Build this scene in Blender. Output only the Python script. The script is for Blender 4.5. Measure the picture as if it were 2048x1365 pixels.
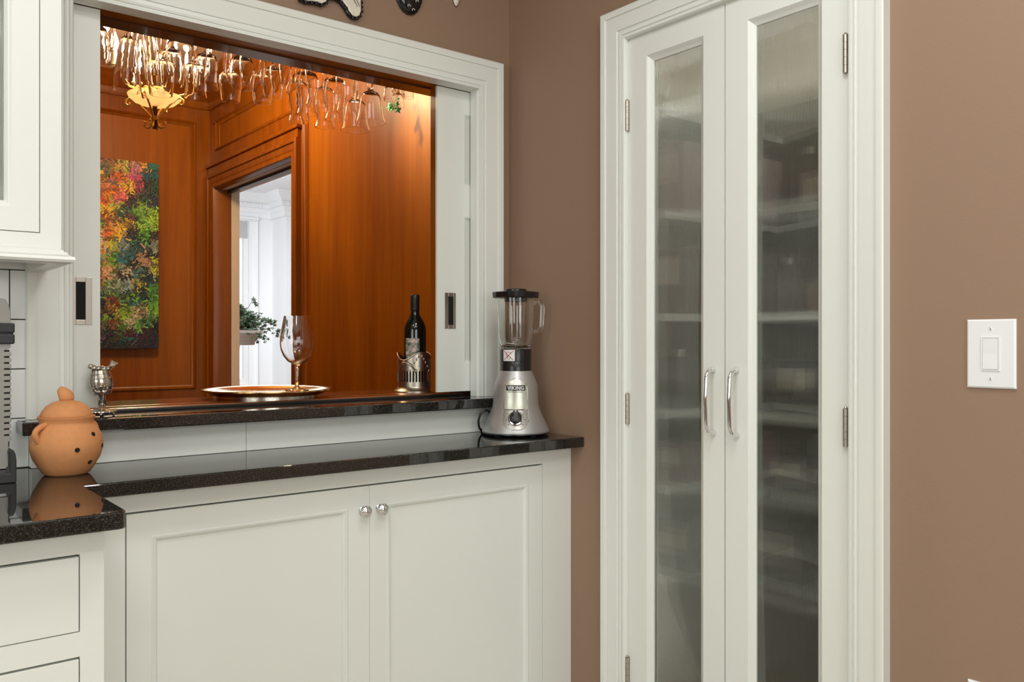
import bpy, bmesh, math, random
import numpy as np
from mathutils import Vector, Matrix
random.seed(7)
PI = math.pi
S = bpy.context.scene
for o in list(bpy.data.objects):
    bpy.data.objects.remove(o)
COL = S.collection

# ------------------------------------------------------------------ camera
CZ = 1.2035
FPX = 1695.85
cam = bpy.data.cameras.new('camera')
cam.sensor_width = 36.0
cam.lens = FPX / 2048 * 36.0
cam.clip_start = 0.02
camo = bpy.data.objects.new('camera', cam)
COL.objects.link(camo)
camo.location = (0, 0, CZ)
camo.rotation_euler = (PI / 2, 0, -math.radians(38.6046))
S.camera = camo

# ------------------------------------------------------------------ world, exposure, large lights
S.view_settings.view_transform = 'Standard'
S.view_settings.look = 'None'
S.view_settings.exposure = 0.0
S.view_settings.gamma = 1.0
S.view_settings.use_curve_mapping = False
S.cycles.max_bounces = 20
S.cycles.transmission_bounces = 20
S.cycles.transparent_max_bounces = 24
S.cycles.glossy_bounces = 8
S.cycles.diffuse_bounces = 5

W = bpy.data.worlds.new('sky')
S.world = W
W.use_nodes = True
W.node_tree.nodes['Background'].inputs[0].default_value = (0.82, 0.9, 1.0, 1)
W.node_tree.nodes['Background'].inputs[1].default_value = 1.6


def area(name, loc, aim, sx, sy, watts, col=(1, 1, 1), shape='RECTANGLE', spread=PI):
    l = bpy.data.lights.new(name, 'AREA')
    l.shape = shape
    l.size = sx
    l.size_y = sy
    l.energy = watts
    l.color = col
    l.spread = spread
    o = bpy.data.objects.new(name, l)
    COL.objects.link(o)
    o.location = loc
    o.rotation_euler = (Vector(aim) - Vector(loc)).to_track_quat('-Z', 'Y').to_euler()
    return o


def point(name, loc, watts, col, r=0.03):
    l = bpy.data.lights.new(name, 'POINT')
    l.energy = watts
    l.color = col
    l.shadow_soft_size = r
    o = bpy.data.objects.new(name, l)
    COL.objects.link(o)
    o.location = loc
    return o


area('kitchen_window_fill', (-0.2, -2.38, 1.55), (-0.2, 0, 1.5), 2.3, 1.3, 38, (0.93, 1.0, 0.97))  # added fill lamp standing in for a window; the rear wall is closed
area('kitchen_side_fill', (-2.38, 0.2, 1.55), (0, 0.2, 1.5), 1.9, 1.3, 25, (0.92, 1.0, 0.97))  # second added fill in place of a window, before the closed side wall
for k, (lx, ly) in enumerate([(0.95, 0.75), (-0.35, 0.95), (0.9, -0.7), (-0.6, -0.6), (0.35, -0.1)]):
    area('kitchen_downlight', (lx, ly, 2.68), (lx, ly, 0), 0.45, 0.45, 9.0, (1.0, 0.99, 0.96), 'DISK')
area('dining_wall_fill', (2.05, 6.9, 1.6), (3.6, 8.2, 1.5), 1.2, 1.6, 36, (0.92, 0.96, 1.0))  # added fill aimed at the return wall; no window stands here
area('dining_ceiling_fill', (2.9, 6.2, 2.7), (2.9, 6.2, 0), 1.2, 1.2, 50, (0.96, 0.98, 1))  # added overhead lamp without a fixture, brightens the white room


# ------------------------------------------------------------------ colour and material helpers
def s2l(c):
    c = c / 255.0
    return c / 12.92 if c <= 0.04045 else ((c + 0.055) / 1.055) ** 2.4


def rgb(r, g, b):
    return (s2l(r), s2l(g), s2l(b), 1)


def bsdf(name):
    m = bpy.data.materials.new(name)
    m.use_nodes = True
    return m, m.node_tree, m.node_tree.nodes['Principled BSDF']


def plain(name, col, rough=0.5, metal=0.0, bump=0.0, bscale=60, var=0.0, spec=0.5, coat=0.0):
    m, t, b = bsdf(name)
    if len(col) == 3:
        col = (*col, 1)
    b.inputs['Base Color'].default_value = col
    b.inputs['Roughness'].default_value = rough
    b.inputs['Metallic'].default_value = metal
    b.inputs['Specular IOR Level'].default_value = spec
    b.inputs['Coat Weight'].default_value = coat
    b.inputs['Coat Roughness'].default_value = 0.08
    N = t.nodes
    if bump or var:
        tc = N.new('ShaderNodeTexCoord')
        no = N.new('ShaderNodeTexNoise')
        no.inputs['Scale'].default_value = bscale
        no.inputs['Detail'].default_value = 4
        t.links.new(tc.outputs['Object'], no.inputs['Vector'])
        if bump:
            bp = N.new('ShaderNodeBump')
            bp.inputs['Strength'].default_value = bump
            bp.inputs['Distance'].default_value = 0.002
            t.links.new(no.outputs['Fac'], bp.inputs['Height'])
            t.links.new(bp.outputs['Normal'], b.inputs['Normal'])
        if var:
            mx = N.new('ShaderNodeMix')
            mx.data_type = 'RGBA'
            mx.inputs[6].default_value = [c * (1 - var) for c in col[:3]] + [1]
            mx.inputs[7].default_value = [min(1, c * (1 + var)) for c in col[:3]] + [1]
            t.links.new(no.outputs['Fac'], mx.inputs[0])
            t.links.new(mx.outputs[2], b.inputs['Base Color'])
    return m


def wood(name, c1, c2, rough=0.3, axis='Z', coat=0.3, scale=1.0):
    m, t, b = bsdf(name)
    N = t.nodes
    tc = N.new('ShaderNodeTexCoord')
    mp = N.new('ShaderNodeMapping')
    sc = {'Z': (14, 14, 0.9), 'X': (0.9, 14, 14), 'Y': (14, 0.9, 14)}[axis]
    mp.inputs['Scale'].default_value = [q * scale for q in sc]
    t.links.new(tc.outputs['Object'], mp.inputs['Vector'])
    n1 = N.new('ShaderNodeTexNoise')
    n1.inputs['Scale'].default_value = 1.6
    n1.inputs['Detail'].default_value = 7
    n1.inputs['Roughness'].default_value = 0.62
    n1.inputs['Distortion'].default_value = 0.5
    t.links.new(mp.outputs['Vector'], n1.inputs['Vector'])
    mp2 = N.new('ShaderNodeMapping')
    mp2.inputs['Scale'].default_value = [q * scale * 0.16 for q in sc]
    t.links.new(tc.outputs['Object'], mp2.inputs['Vector'])
    n2 = N.new('ShaderNodeTexNoise')
    n2.inputs['Scale'].default_value = 1.3
    n2.inputs['Detail'].default_value = 3
    t.links.new(mp2.outputs['Vector'], n2.inputs['Vector'])
    ad = N.new('ShaderNodeMath')
    ad.operation = 'MULTIPLY_ADD'
    t.links.new(n1.outputs['Fac'], ad.inputs[0])
    ad.inputs[1].default_value = 0.55
    m2 = N.new('ShaderNodeMath')
    m2.operation = 'MULTIPLY'
    t.links.new(n2.outputs['Fac'], m2.inputs[0])
    m2.inputs[1].default_value = 0.45
    t.links.new(m2.outputs[0], ad.inputs[2])
    cr = N.new('ShaderNodeValToRGB')
    cr.color_ramp.elements[0].position = 0.36
    cr.color_ramp.elements[0].color = (*c1, 1)
    cr.color_ramp.elements[1].position = 0.64
    cr.color_ramp.elements[1].color = (*c2, 1)
    t.links.new(ad.outputs[0], cr.inputs[0])
    t.links.new(cr.outputs[0], b.inputs['Base Color'])
    b.inputs['Roughness'].default_value = rough
    b.inputs['Coat Weight'].default_value = coat
    b.inputs['Specular IOR Level'].default_value = 0.3
    b.inputs['Coat Roughness'].default_value = 0.18
    return m


def granite():
    m, t, b = bsdf('black_granite')
    N = t.nodes
    tc = N.new('ShaderNodeTexCoord')
    v = N.new('ShaderNodeTexNoise')
    v.inputs['Scale'].default_value = 420
    v.inputs['Detail'].default_value = 3
    t.links.new(tc.outputs['Object'], v.inputs['Vector'])
    cr = N.new('ShaderNodeValToRGB')
    e = cr.color_ramp.elements
    e[0].position = 0.40
    e[0].color = (0.006, 0.006, 0.006, 1)
    e[1].position = 0.72
    e[1].color = (0.085, 0.082, 0.074, 1)
    q = cr.color_ramp.elements.new(0.58)
    q.color = (0.02, 0.02, 0.018, 1)
    t.links.new(v.outputs['Fac'], cr.inputs[0])
    t.links.new(cr.outputs[0], b.inputs['Base Color'])
    b.inputs['Roughness'].default_value = 0.03
    b.inputs['IOR'].default_value = 1.68
    return m


def glass(name, col=(1, 1, 1, 1), rough=0.0, ior=1.48):
    m, t, b = bsdf(name)
    b.inputs['Base Color'].default_value = col
    b.inputs['Roughness'].default_value = rough
    b.inputs['IOR'].default_value = ior
    b.inputs['Transmission Weight'].default_value = 1.0
    return m


def cleared_glass(name, mixf=0.45, tint=(1, 1, 1, 1), rough=0.0):
    # part of the light passes straight through the pane, the rest is bent by its ribs
    m, t, b = bsdf(name)
    N = t.nodes
    b.inputs['Base Color'].default_value = tint
    b.inputs['Roughness'].default_value = rough
    b.inputs['IOR'].default_value = 1.45
    b.inputs['Transmission Weight'].default_value = 1.0
    tr = N.new('ShaderNodeBsdfTransparent')
    tr.inputs[0].default_value = tint
    mx = N.new('ShaderNodeMixShader')
    mx.inputs[0].default_value = mixf
    t.links.new(b.outputs[0], mx.inputs[1])
    t.links.new(tr.outputs[0], mx.inputs[2])
    t.links.new(mx.outputs[0], N['Material Output'].inputs['Surface'])
    return m


def emit(name, col, strength):
    m, t, b = bsdf(name)
    b.inputs['Base Color'].default_value = (*col, 1)
    b.inputs['Emission Color'].default_value = (*col, 1)
    b.inputs['Emission Strength'].default_value = strength
    return m


M = {}
M['white'] = plain('white_paint', (0.78, 0.80, 0.76), 0.32, var=0.015, bscale=3)
M['white_wall'] = plain('white_wall_paint', (0.86, 0.87, 0.88), 0.6)
M['brown'] = plain('brown_wall_paint', (0.305, 0.195, 0.130), 0.55, bump=0.12, bscale=160, var=0.02)
M['tile'] = plain('white_glazed_tile', (0.80, 0.81, 0.80), 0.14)
M['grout'] = plain('dark_grout', (0.03, 0.03, 0.03), 0.9)
M['ceil'] = plain('ceiling_paint', (0.85, 0.85, 0.82), 0.8)
M['warm_ceil'] = plain('pantry_ceiling_paint', (0.62, 0.42, 0.30), 0.8)
M['granite'] = granite()
M['floor'] = wood('floor_wood', (0.16, 0.08, 0.035), (0.30, 0.16, 0.07), 0.4, 'Y')
M['wood'] = wood('stained_panelling', (0.235, 0.056, 0.001), (0.37, 0.110, 0.003), 0.42, 'Z', 0.08)
M['wood_trim'] = wood('stained_wood_trim', (0.175, 0.038, 0.001), (0.31, 0.088, 0.003), 0.34, 'Z', 0.10)
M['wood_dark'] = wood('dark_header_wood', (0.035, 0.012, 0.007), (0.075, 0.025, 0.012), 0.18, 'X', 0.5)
M['wood_bar'] = wood('bar_top_wood', (0.13, 0.035, 0.012), (0.24, 0.07, 0.022), 0.2, 'X', 0.4)
M['black_metal'] = plain('black_track_metal', (0.01, 0.01, 0.01), 0.4)
M['chrome'] = plain('polished_chrome', (0.78, 0.78, 0.78), 0.06, 1.0)
M['nickel'] = plain('brushed_nickel', (0.52, 0.48, 0.43), 0.3, 1.0)
M['silver'] = plain('antique_silver', (0.52, 0.48, 0.42), 0.22, 1.0, bump=0.15, bscale=180)
M['pewter'] = plain('dull_antique_silver', (0.46, 0.42, 0.35), 0.34, 1.0, bump=0.2, bscale=160)
M['steel'] = plain('brushed_steel', (0.55, 0.53, 0.50), 0.33, 1.0)
M['grey_steel'] = plain('dull_grey_steel', (0.30, 0.285, 0.26), 0.45, 0.55)
M['bounce_floor'] = plain('floor_bounce_tile', (0.52, 0.47, 0.40), 0.5, var=0.08, bscale=4)  # unseen kitchen floor; pale tile chosen to bounce light upward
M['alu'] = plain('satin_grey_metal', (0.52, 0.52, 0.515), 0.40, 0.65)
M['gold'] = plain('gilt_iron', (0.72, 0.46, 0.14), 0.36, 0.8)
M['dark_bronze'] = plain('dark_bronze', (0.12, 0.07, 0.03), 0.35, 0.9)
M['black'] = plain('black_plastic', (0.012, 0.012, 0.013), 0.25)
M['black_soft'] = plain('black_matt_plastic', (0.02, 0.02, 0.022), 0.5)
M['hole_shade'] = plain('recess_shade_black', (0.006, 0.005, 0.004), 0.9)  # black that stands in for the shade inside holes and gaps
M['terracotta'] = plain('terracotta', (0.62, 0.265, 0.10), 0.75, bump=0.25, bscale=90, var=0.10)
M['glass'] = glass('clear_glass')
M['thin'] = glass('drinking_glass', (1, 1, 1, 1), 0.0, 1.45)
M['thin_dusty'] = glass('hanging_stemware_glass', (1, 1, 1, 1), 0.0, 1.45)
M['jar_glass'] = glass('blender_jar_glass', (0.97, 0.98, 0.97, 1), 0.0, 1.45)
M['rib'] = cleared_glass('ribbed_glass', 0.45, (0.93, 0.94, 0.91, 1), 0.015)
M['plate'] = plain('white_plastic', (0.84, 0.86, 0.88), 0.3)
M['bulb'] = emit('lit_bulb', (1.0, 0.84, 0.60), 60)
M['bottle'] = plain('dark_bottle_glass', (0.004, 0.008, 0.006), 0.05, spec=0.7)
M['foil'] = plain('black_capsule', (0.012, 0.012, 0.014), 0.38)
M['cream_trim'] = plain('cream_trim_paint', (0.85, 0.68, 0.50), 0.5)
M['corbel'] = plain('aged_plaster', (0.66, 0.58, 0.52), 0.8, var=0.12, bscale=20)
M['leaf'] = plain('ivy_leaf_green', (0.020, 0.055, 0.014), 0.5, var=0.7, bscale=25)
M['stem'] = plain('ivy_stem', (0.08, 0.05, 0.02), 0.7)
M['soil'] = plain('potting_soil', (0.03, 0.018, 0.01), 0.95)
M['ceramic_w'] = plain('glazed_white_ceramic', (0.78, 0.72, 0.62), 0.12)
M['ceramic_b'] = plain('glazed_black_ceramic', (0.010, 0.008, 0.012), 0.1)
M['red'] = plain('red_print', (0.6, 0.02, 0.04), 0.5)
M['sticker'] = plain('white_sticker', (0.82, 0.82, 0.82), 0.5)
M['teal'] = plain('teal_paint', (0.05, 0.50, 0.46), 0.5)
M['alabaster'] = None


def alabaster():
    m, t, b = bsdf('alabaster_bowl')
    b.inputs['Base Color'].default_value = (0.80, 0.72, 0.55, 1)
    b.inputs['Roughness'].default_value = 0.4
    tl = t.nodes.new('ShaderNodeBsdfTranslucent')
    tl.inputs[0].default_value = (0.85, 0.76, 0.58, 1)
    mx = t.nodes.new('ShaderNodeMixShader')
    mx.inputs[0].default_value = 0.4
    t.links.new(b.outputs[0], mx.inputs[1])
    t.links.new(tl.outputs[0], mx.inputs[2])
    t.links.new(mx.outputs[0], t.nodes['Material Output'].inputs['Surface'])
    return m


M['alabaster'] = alabaster()


# ------------------------------------------------------------------ mesh helpers
class MB:
    def __init__(s):
        s.v = []
        s.f = []

    def add(s, vs, fs):
        n = len(s.v)
        s.v += [tuple(p) for p in vs]
        s.f += [tuple(i + n for i in f) for f in fs]
        return s

    def box(s, x0, x1, y0, y1, z0, z1):
        vs = [(x, y, z) for x in (x0, x1) for y in (y0, y1) for z in (z0, z1)]
        return s.add(vs, [(0, 1, 3, 2), (4, 6, 7, 5), (0, 4, 5, 1), (2, 3, 7, 6), (0, 2, 6, 4), (1, 5, 7, 3)])

    def lathe(s, prof, n=32, c=(0, 0, 0), closed=False, fn=None):
        vs, fs, rings = [], [], []
        for r, z in prof:
            if r < 1e-6 and not closed:
                rings.append([len(vs)])
                vs.append((c[0], c[1], c[2] + z))
            else:
                rings.append(list(range(len(vs), len(vs) + n)))
                for k in range(n):
                    a = 2 * PI * k / n
                    rr = r * (fn(a, z) if fn else 1)
                    vs.append((c[0] + rr * math.cos(a), c[1] + rr * math.sin(a), c[2] + z))
        m = len(rings)
        for i in range(m if closed else m - 1):
            A, B = rings[i], rings[(i + 1) % m]
            for k in range(n):
                k2 = (k + 1) % n
                if len(A) == 1 and len(B) == 1:
                    continue
                if len(A) == 1:
                    fs.append((A[0], B[k], B[k2]))
                elif len(B) == 1:
                    fs.append((A[k], A[k2], B[0]))
                else:
                    fs.append((A[k], A[k2], B[k2], B[k]))
        return s.add(vs, fs)

    def tube(s, pts, r, n=10, closed=False, caps=True, flat=1.0):
        pts = [Vector(p) for p in pts]
        m = len(pts)
        rs = r if isinstance(r, (list, tuple)) else [r] * m
        vs, fs = [], []
        prev = None
        for i, p in enumerate(pts):
            a = pts[(i - 1) % m] if (closed or i > 0) else p
            b = pts[(i + 1) % m] if (closed or i < m - 1) else p
            t = (b - a).normalized()
            if prev is None:
                up = Vector((0, 0, 1)) if abs(t.z) < 0.9 else Vector((1, 0, 0))
                u = t.cross(up).normalized()
            else:
                u = (prev - t * prev.dot(t)).normalized()
            prev = u
            w = t.cross(u)
            for k in range(n):
                q = 2 * PI * k / n
                vs.append(p + (u * math.cos(q) + w * math.sin(q) * flat) * rs[i])
        for i in range(m if closed else m - 1):
            for k in range(n):
                A = i * n + k
                B = i * n + (k + 1) % n
                j = (i + 1) % m
                fs.append((A, B, j * n + (k + 1) % n, j * n + k))
        if caps and not closed:
            fs.append(tuple(range(n)))
            fs.append(tuple((m - 1) * n + k for k in range(n)))
        return s.add(vs, fs)

    def sphere(s, c, r, n=16, sc=(1, 1, 1)):
        h = n // 2
        prof = [(math.sin(PI * i / h), -math.cos(PI * i / h)) for i in range(h + 1)]
        q = MB().lathe([(max(0, a) if 0 < i < h else 0, b) for i, (a, b) in enumerate(prof)], n)
        return s.add([(c[0] + x * r * sc[0], c[1] + y * r * sc[1], c[2] + z * r * sc[2]) for x, y, z in q.v], q.f)

    def prism(s, pts, f0, f1):
        # pts 2D outline, f0/f1 map (u,v) -> xyz for the two faces
        n = len(pts)
        vs = [f0(u, v) for u, v in pts] + [f1(u, v) for u, v in pts]
        fs = [tuple(range(n)), tuple(range(2 * n - 1, n - 1, -1))]
        fs += [(i, (i + 1) % n, n + (i + 1) % n, n + i) for i in range(n)]
        return s.add(vs, fs)

    def frame(s, rect, prof, mp, sides='all'):
        # sweep a moulding profile [(w,d)] around a rectangle with mitred corners
        u0, u1, v0, v1 = rect
        vs, fs = [], []
        for w, d in prof:
            if sides == 'all':
                c = [(u0 - w, v0 - w), (u0 - w, v1 + w), (u1 + w, v1 + w), (u1 + w, v0 - w)]
            else:
                c = [(u0 - w, v0), (u0 - w, v1 + w), (u1 + w, v1 + w), (u1 + w, v0)]
            vs += [mp(a, b, d) for a, b in c]
        m = len(prof)
        for i in range(m - 1):
            for k in range(4 if sides == 'all' else 3):
                k2 = (k + 1) % 4
                fs.append((i * 4 + k, i * 4 + k2, i * 4 + 4 + k2, i * 4 + 4 + k))
        if sides != 'all':
            fs.append(tuple(i * 4 for i in range(m)))
            fs.append(tuple(i * 4 + 3 for i in range(m)))
        return s.add(vs, fs)

    def xf(s, mat):
        s.v = [tuple(mat @ Vector(p)) for p in s.v]
        return s


def wloc(o):
    l = Vector((0, 0, 0))
    while o:
        l += o.location
        o = o.parent
    return l


def obj(name, mb, mat, parent=None, local=False, smooth=None, bevel=0, bseg=2, kind=None, label=None):
    me = bpy.data.meshes.new(name)
    off = wloc(parent) if (parent and not local) else Vector((0, 0, 0))
    me.from_pydata([(p[0] - off.x, p[1] - off.y, p[2] - off.z) for p in mb.v], [], mb.f)
    bm = bmesh.new()
    bm.from_mesh(me)
    bmesh.ops.recalc_face_normals(bm, faces=bm.faces)
    bm.to_mesh(me)
    bm.free()
    me.materials.append(M[mat] if isinstance(mat, str) else mat)
    o = bpy.data.objects.new(name, me)
    COL.objects.link(o)
    if parent:
        o.parent = parent
    if smooth is not None:
        for p in me.polygons:
            p.use_smooth = True
        if smooth < 180:
            me.set_sharp_from_angle(angle=math.radians(smooth))
    if bevel:
        b = o.modifiers.new('bevel', 'BEVEL')
        b.width = bevel
        b.segments = bseg
        b.limit_method = 'ANGLE'
        b.angle_limit = math.radians(40)
        b.harden_normals = False
    if kind:
        o['kind'] = kind
    if label:
        o['label'] = label
    return o


def tag(o, label, cat, group=None):
    o['label'] = label
    o['category'] = cat
    if group:
        o['group'] = group
    return o


def thing(name, label, cat, loc=(0, 0, 0), rotz=0, group=None):
    o = bpy.data.objects.new(name, None)
    COL.objects.link(o)
    o.location = loc
    o.rotation_euler = (0, 0, rotz)
    o.empty_display_size = 0.05
    return tag(o, label, cat, group)


def struct(name, mb, mat, parent=None, **k):
    return obj(name, mb, mat, parent, kind='structure' if parent is None else None, **k)


def sroot(name, loc=(0, 0, 0)):
    o = bpy.data.objects.new(name, None)
    COL.objects.link(o)
    o.location = loc
    o['kind'] = 'structure'
    return o


def pxY(x, y, Y):
    d = x - 1024
    t = Y / (-0.62399 * d + 0.78147 * FPX)
    return ((0.78147 * d + 0.62399 * FPX) * t, Y, CZ + (682.5 - y) * t)


def pxX(x, y, X):
    d = x - 1024
    t = X / (0.78147 * d + 0.62399 * FPX)
    return (X, (-0.62399 * d + 0.78147 * FPX) * t, CZ + (682.5 - y) * t)


# ------------------------------------------------------------------ room shell: kitchen
L = 1.76          # plane of the wall with the pantry doors
D = 2.22          # plane of the wall with the pass-through
struct('floor', MB().box(-2.5, 1.88, -2.5, 2.36, -0.05, 0), 'bounce_floor')
struct('ceiling', MB().box(-2.5, 1.88, -2.5, 2.36, 2.72, 2.78), 'ceil')
struct('wall_rear', MB().box(-2.5, 1.88, -2.6, -2.5, 0, 2.72), 'brown')
struct('wall_side', MB().box(-2.6, -2.5, -2.5, 2.36, 0, 2.72), 'brown')
OX0, OX1, OZ0, OZ1 = 0.4393, 1.6165, 0.994, 2.014
wl = MB()
wl.box(-2.5, OX0, D, D + .02, 0, 2.72).box(OX1, L + .12, D, D + .02, 0, 2.72)
wl.box(OX0, OX1, D, D + .02, OZ1, 2.72).box(OX0, OX1, D, D + .02, 0, OZ0)
wall_left = struct('wall_left', wl, 'brown')
# inner skin of the same wall, on the wood panelled side of the sliding door pocket
wi = MB()
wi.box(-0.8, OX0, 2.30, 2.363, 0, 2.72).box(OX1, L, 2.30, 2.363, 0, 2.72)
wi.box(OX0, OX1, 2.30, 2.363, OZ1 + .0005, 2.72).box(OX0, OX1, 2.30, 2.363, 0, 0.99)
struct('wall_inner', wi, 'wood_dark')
struct('trim_1', MB().box(OX0 - .09, OX1 + .1, 2.2405, 2.2995, 2.019, 2.06), 'wood_trim')       # slot above the sliding doors
struct('trim_2', MB().box(OX0, OX1, 2.2205, 2.2400, 2.0135, 2.0139).box(OX0, OX1, 2.19, 2.2195, 2.0138, 2.016), 'white')

# right wall with the pantry opening
PY0, PY1, PZ = 0.999, 1.672, 2.058
wr = MB()
wr.box(L, L + .12, -2.5, PY0, 0, 2.72).box(L, L + .12, PY1, D + .02, 0, 2.72).box(L, L + .12, PY0, PY1, PZ, 2.72)
struct('wall_right', wr, 'brown')

CAS = [(0, 0), (0, .015), (.003, .019), (.009, .020), (.0100, .0165), (.0145, .0165), (.015, .0195), (.0205, .0210),
       (.0215, .0180), (.031, .0178), (.0325, .0215), (.050, .0228), (.066, .0245), (.078, .0250), (.0790, .0288),
       (.084, .0305), (.0965, .0305), (.1, .0275), (.1, 0)]
CASW = [(w * 0.87, d) for w, d in CAS]
struct('trim_3', MB().frame((OX0, OX1, 1.0245, OZ1), CAS, lambda u, v, d: (u, D - d, v), 'open'), 'white', smooth=35)
struct('trim_4', MB().frame((PY0 - .001, PY1 + .001, 0.002, PZ), CASW, lambda u, v, d: (L - d, u, v), 'open'), 'white', smooth=35)
# jamb reveals of the pass-through opening and of the pantry
struct('trim_5', MB().box(OX1 - .0005, OX1 + .004, D - .012, 2.2405, 1.0245, OZ1).box(OX0 - .004, OX0 + .0005, D - .012, 2.2405, 1.0245, OZ1), 'white')
struct('trim_6', MB().box(L - .002, L + .119, PY1 - .0035, PY1 + .001, 0, PZ).box(L - .002, L + .119, PY0 - .001, PY0 + .0035, 0, PZ)
       .box(L - .002, L + .119, PY0, PY1, PZ - .003, PZ + .001), 'white')
# white boards between worktop and sill
struct('trim_7', MB().box(.346, .8415, 2.170, D - .0005, .9155, .9935), 'white', bevel=.001)
struct('trim_8', MB().box(.8425, 1.7595, 2.170, D - .0005, .9155, .9935), 'white', bevel=.001)

# glazed tiles on the wall to the left of the casing
grout = struct('wall_tiling', MB().box(-.45, .3475, 2.2085, D - .0005, .9155, 1.40), 'grout')
tile_me = {}
zs = [.9155 + .1123 * k for k in range(5)]
for r, z in enumerate(zs):
    ed = [.3077 - .155 * k for k in range(6)] if r % 2 == 1 else [.3077 - .0775 - .155 * k for k in range(5)]
    xs = [.3465] + ed
    for a, b in zip(xs[1:], xs[:-1]):
        if a < -.45:
            continue
        wd = round(b - a, 4)
        if wd not in tile_me:
            q = obj('tile', MB().box(.0011, wd - .0011, 0, .008, .0011, .1112), 'tile', grout, local=True, bevel=.0012)
            tile_me[wd] = q
        else:
            s0 = tile_me[wd]
            q = s0.copy()
            COL.objects.link(q)
        q.parent = grout
        q.location = (a, 2.2005, z)

# ------------------------------------------------------------------ sliding doors in the pass-through
def sliding_door(x0, x1, px0, px1, hx0, hx1, ix0, ix1, label):
    y0, y1 = 2.2455, 2.284
    t = thing('sliding_door', label, 'door', ((x0 + x1) / 2, (y0 + y1) / 2, 1.041))
    z0, z1 = 1.041, 2.0128
    # face board with two recessed panels: stiles and rails standing proud of a back panel
    fr = MB()
    fr.box(x0, px0, y0, y0 + .010, z0, z1).box(px1, x1, y0, y0 + .010, z0, z1)
    for a, b in ((z0, 1.1313), (1.6081, 1.707), (1.9405, z1)):
        fr.box(px0, px1, y0, y0 + .010, a, b)
    obj('frame', fr, 'white', t)
    for a, b in ((1.1313, 1.6081), (1.707, 1.9405)):
        obj('panel', MB().box(px0 + .0005, px1 - .0005, y0 + .008, y0 + .0099, a + .0005, b - .0005), 'white', t)
        mo = MB().frame((px0, px1, a, b), [(0, 0), (-.004, .0012), (-.004, .004), (-.008, .0055), (-.011, .0078)], lambda u, v, d: (u, y0 + .0002 + d, v))
        obj('panel_moulding', mo, 'white', t)
    obj('back', MB().box(x0, x1, y0 + .0102, y1, z0, z1), 'wood_trim', t)
    hz0, hz1 = 1.2429, 1.3580
    pl = MB()
    pl.box(hx0, ix0, y0 - .002, y0, hz0, hz1).box(ix1, hx1, y0 - .002, y0, hz0, hz1)
    pl.box(ix0, ix1, y0 - .002, y0, hz0, hz0 + .012).box(ix0, ix1, y0 - .002, y0, hz1 - .012, hz1)
    h = obj('flush_pull', pl, 'nickel', t, bevel=.0006)
    obj('pull_recess_shade', MB().box(ix0, ix1, y0 - .0012, y0 - .0004, hz0 + .012, hz1 - .012), 'hole_shade', h)  # dark slab on the door face in place of a shaded recess
    return t


sliding_door(1.490, 2.08, 1.5953, 1.975, 1.5173, 1.5599, 1.5315, 1.552, 'white sliding hatch door beside the blender, with recessed panels and flush pull')
sliding_door(-.084, .506, .021, .4007, .440, .4876, .452, .473, 'white sliding hatch door behind the silver figurine, with flush metal pull')

# ------------------------------------------------------------------ stone sill and wooden bar top
tag(obj('granite_sill', MB().box(.3205, 1.7445, 2.120, 2.2195, .9942, 1.0240).box(OX0 + .001, OX1 - .001, 2.2195, 2.2895, .9942, 1.0240), 'granite', bevel=.003),
    'black speckled granite sill under the hatch opening', 'sill')
bt = thing('bar_top', 'glossy red-brown wooden ledge behind the granite sill', 'ledge', (1.0, 2.42, 1.0))
obj('board', MB().box(OX0 + .001, OX1 - .001, 2.290, 2.364, 1.004, 1.034).box(.1, 1.7435, 2.3640, 2.585, 1.004, 1.034), 'wood_bar', bt, bevel=.003)
obj('front_strip', MB().box(OX0 + .002, OX1 - .002, 2.2865, 2.2898, 1.0243, 1.0312), 'black_metal', bt, bevel=.001)

# ------------------------------------------------------------------ base cabinets and worktop
def shaker(parent, name, x0, x1, z0, z1, yf, p, knob):
    # inset framed door: stiles, rails, recessed panel and bolection moulding
    px0, px1, pz0, pz1 = p
    fr = MB()
    fr.box(x0, px0, yf, yf + .02, z0, z1).box(px1, x1, yf, yf + .02, z0, z1)
    fr.box(px0, px1, yf, yf + .02, pz1, z1).box(px0, px1, yf, yf + .02, z0, pz0)
    d = obj(name, fr, 'white', parent)
    obj('panel', MB().box(px0 + .0003, px1 - .0003, yf + .009, yf + .018, pz0 + .0003, pz1 - .0003), 'white', d)
    obj('moulding', MB().frame((px0, px1, pz0, pz1), [(0, .0005), (-.003, -.0012), (-.0075, .0005), (-.0080, .0028), (-.0105, .0030), (-.0150, .0088)],
                               lambda u, v, q: (u, yf + q, v)), 'white', d, smooth=35)
    kx, kz = knob
    kn = MB().lathe([(0, 0), (.0105, 0), (.0105, .0025), (.0075, .0045), (.0055, .010), (.0068, .015), (.0125, .0175), (.0150, .0205), (.0152, .0235),
                     (.0130, .0262), (.0118, .0264), (.0110, .0275), (.0075, .0305), (0, .0318)], 28)
    kn.xf(Matrix.Translation((kx, yf - .0002, kz)) @ Matrix.Rotation(PI / 2, 4, 'X'))
    obj('knob', kn, 'chrome', d, smooth=50)
    return d


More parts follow.
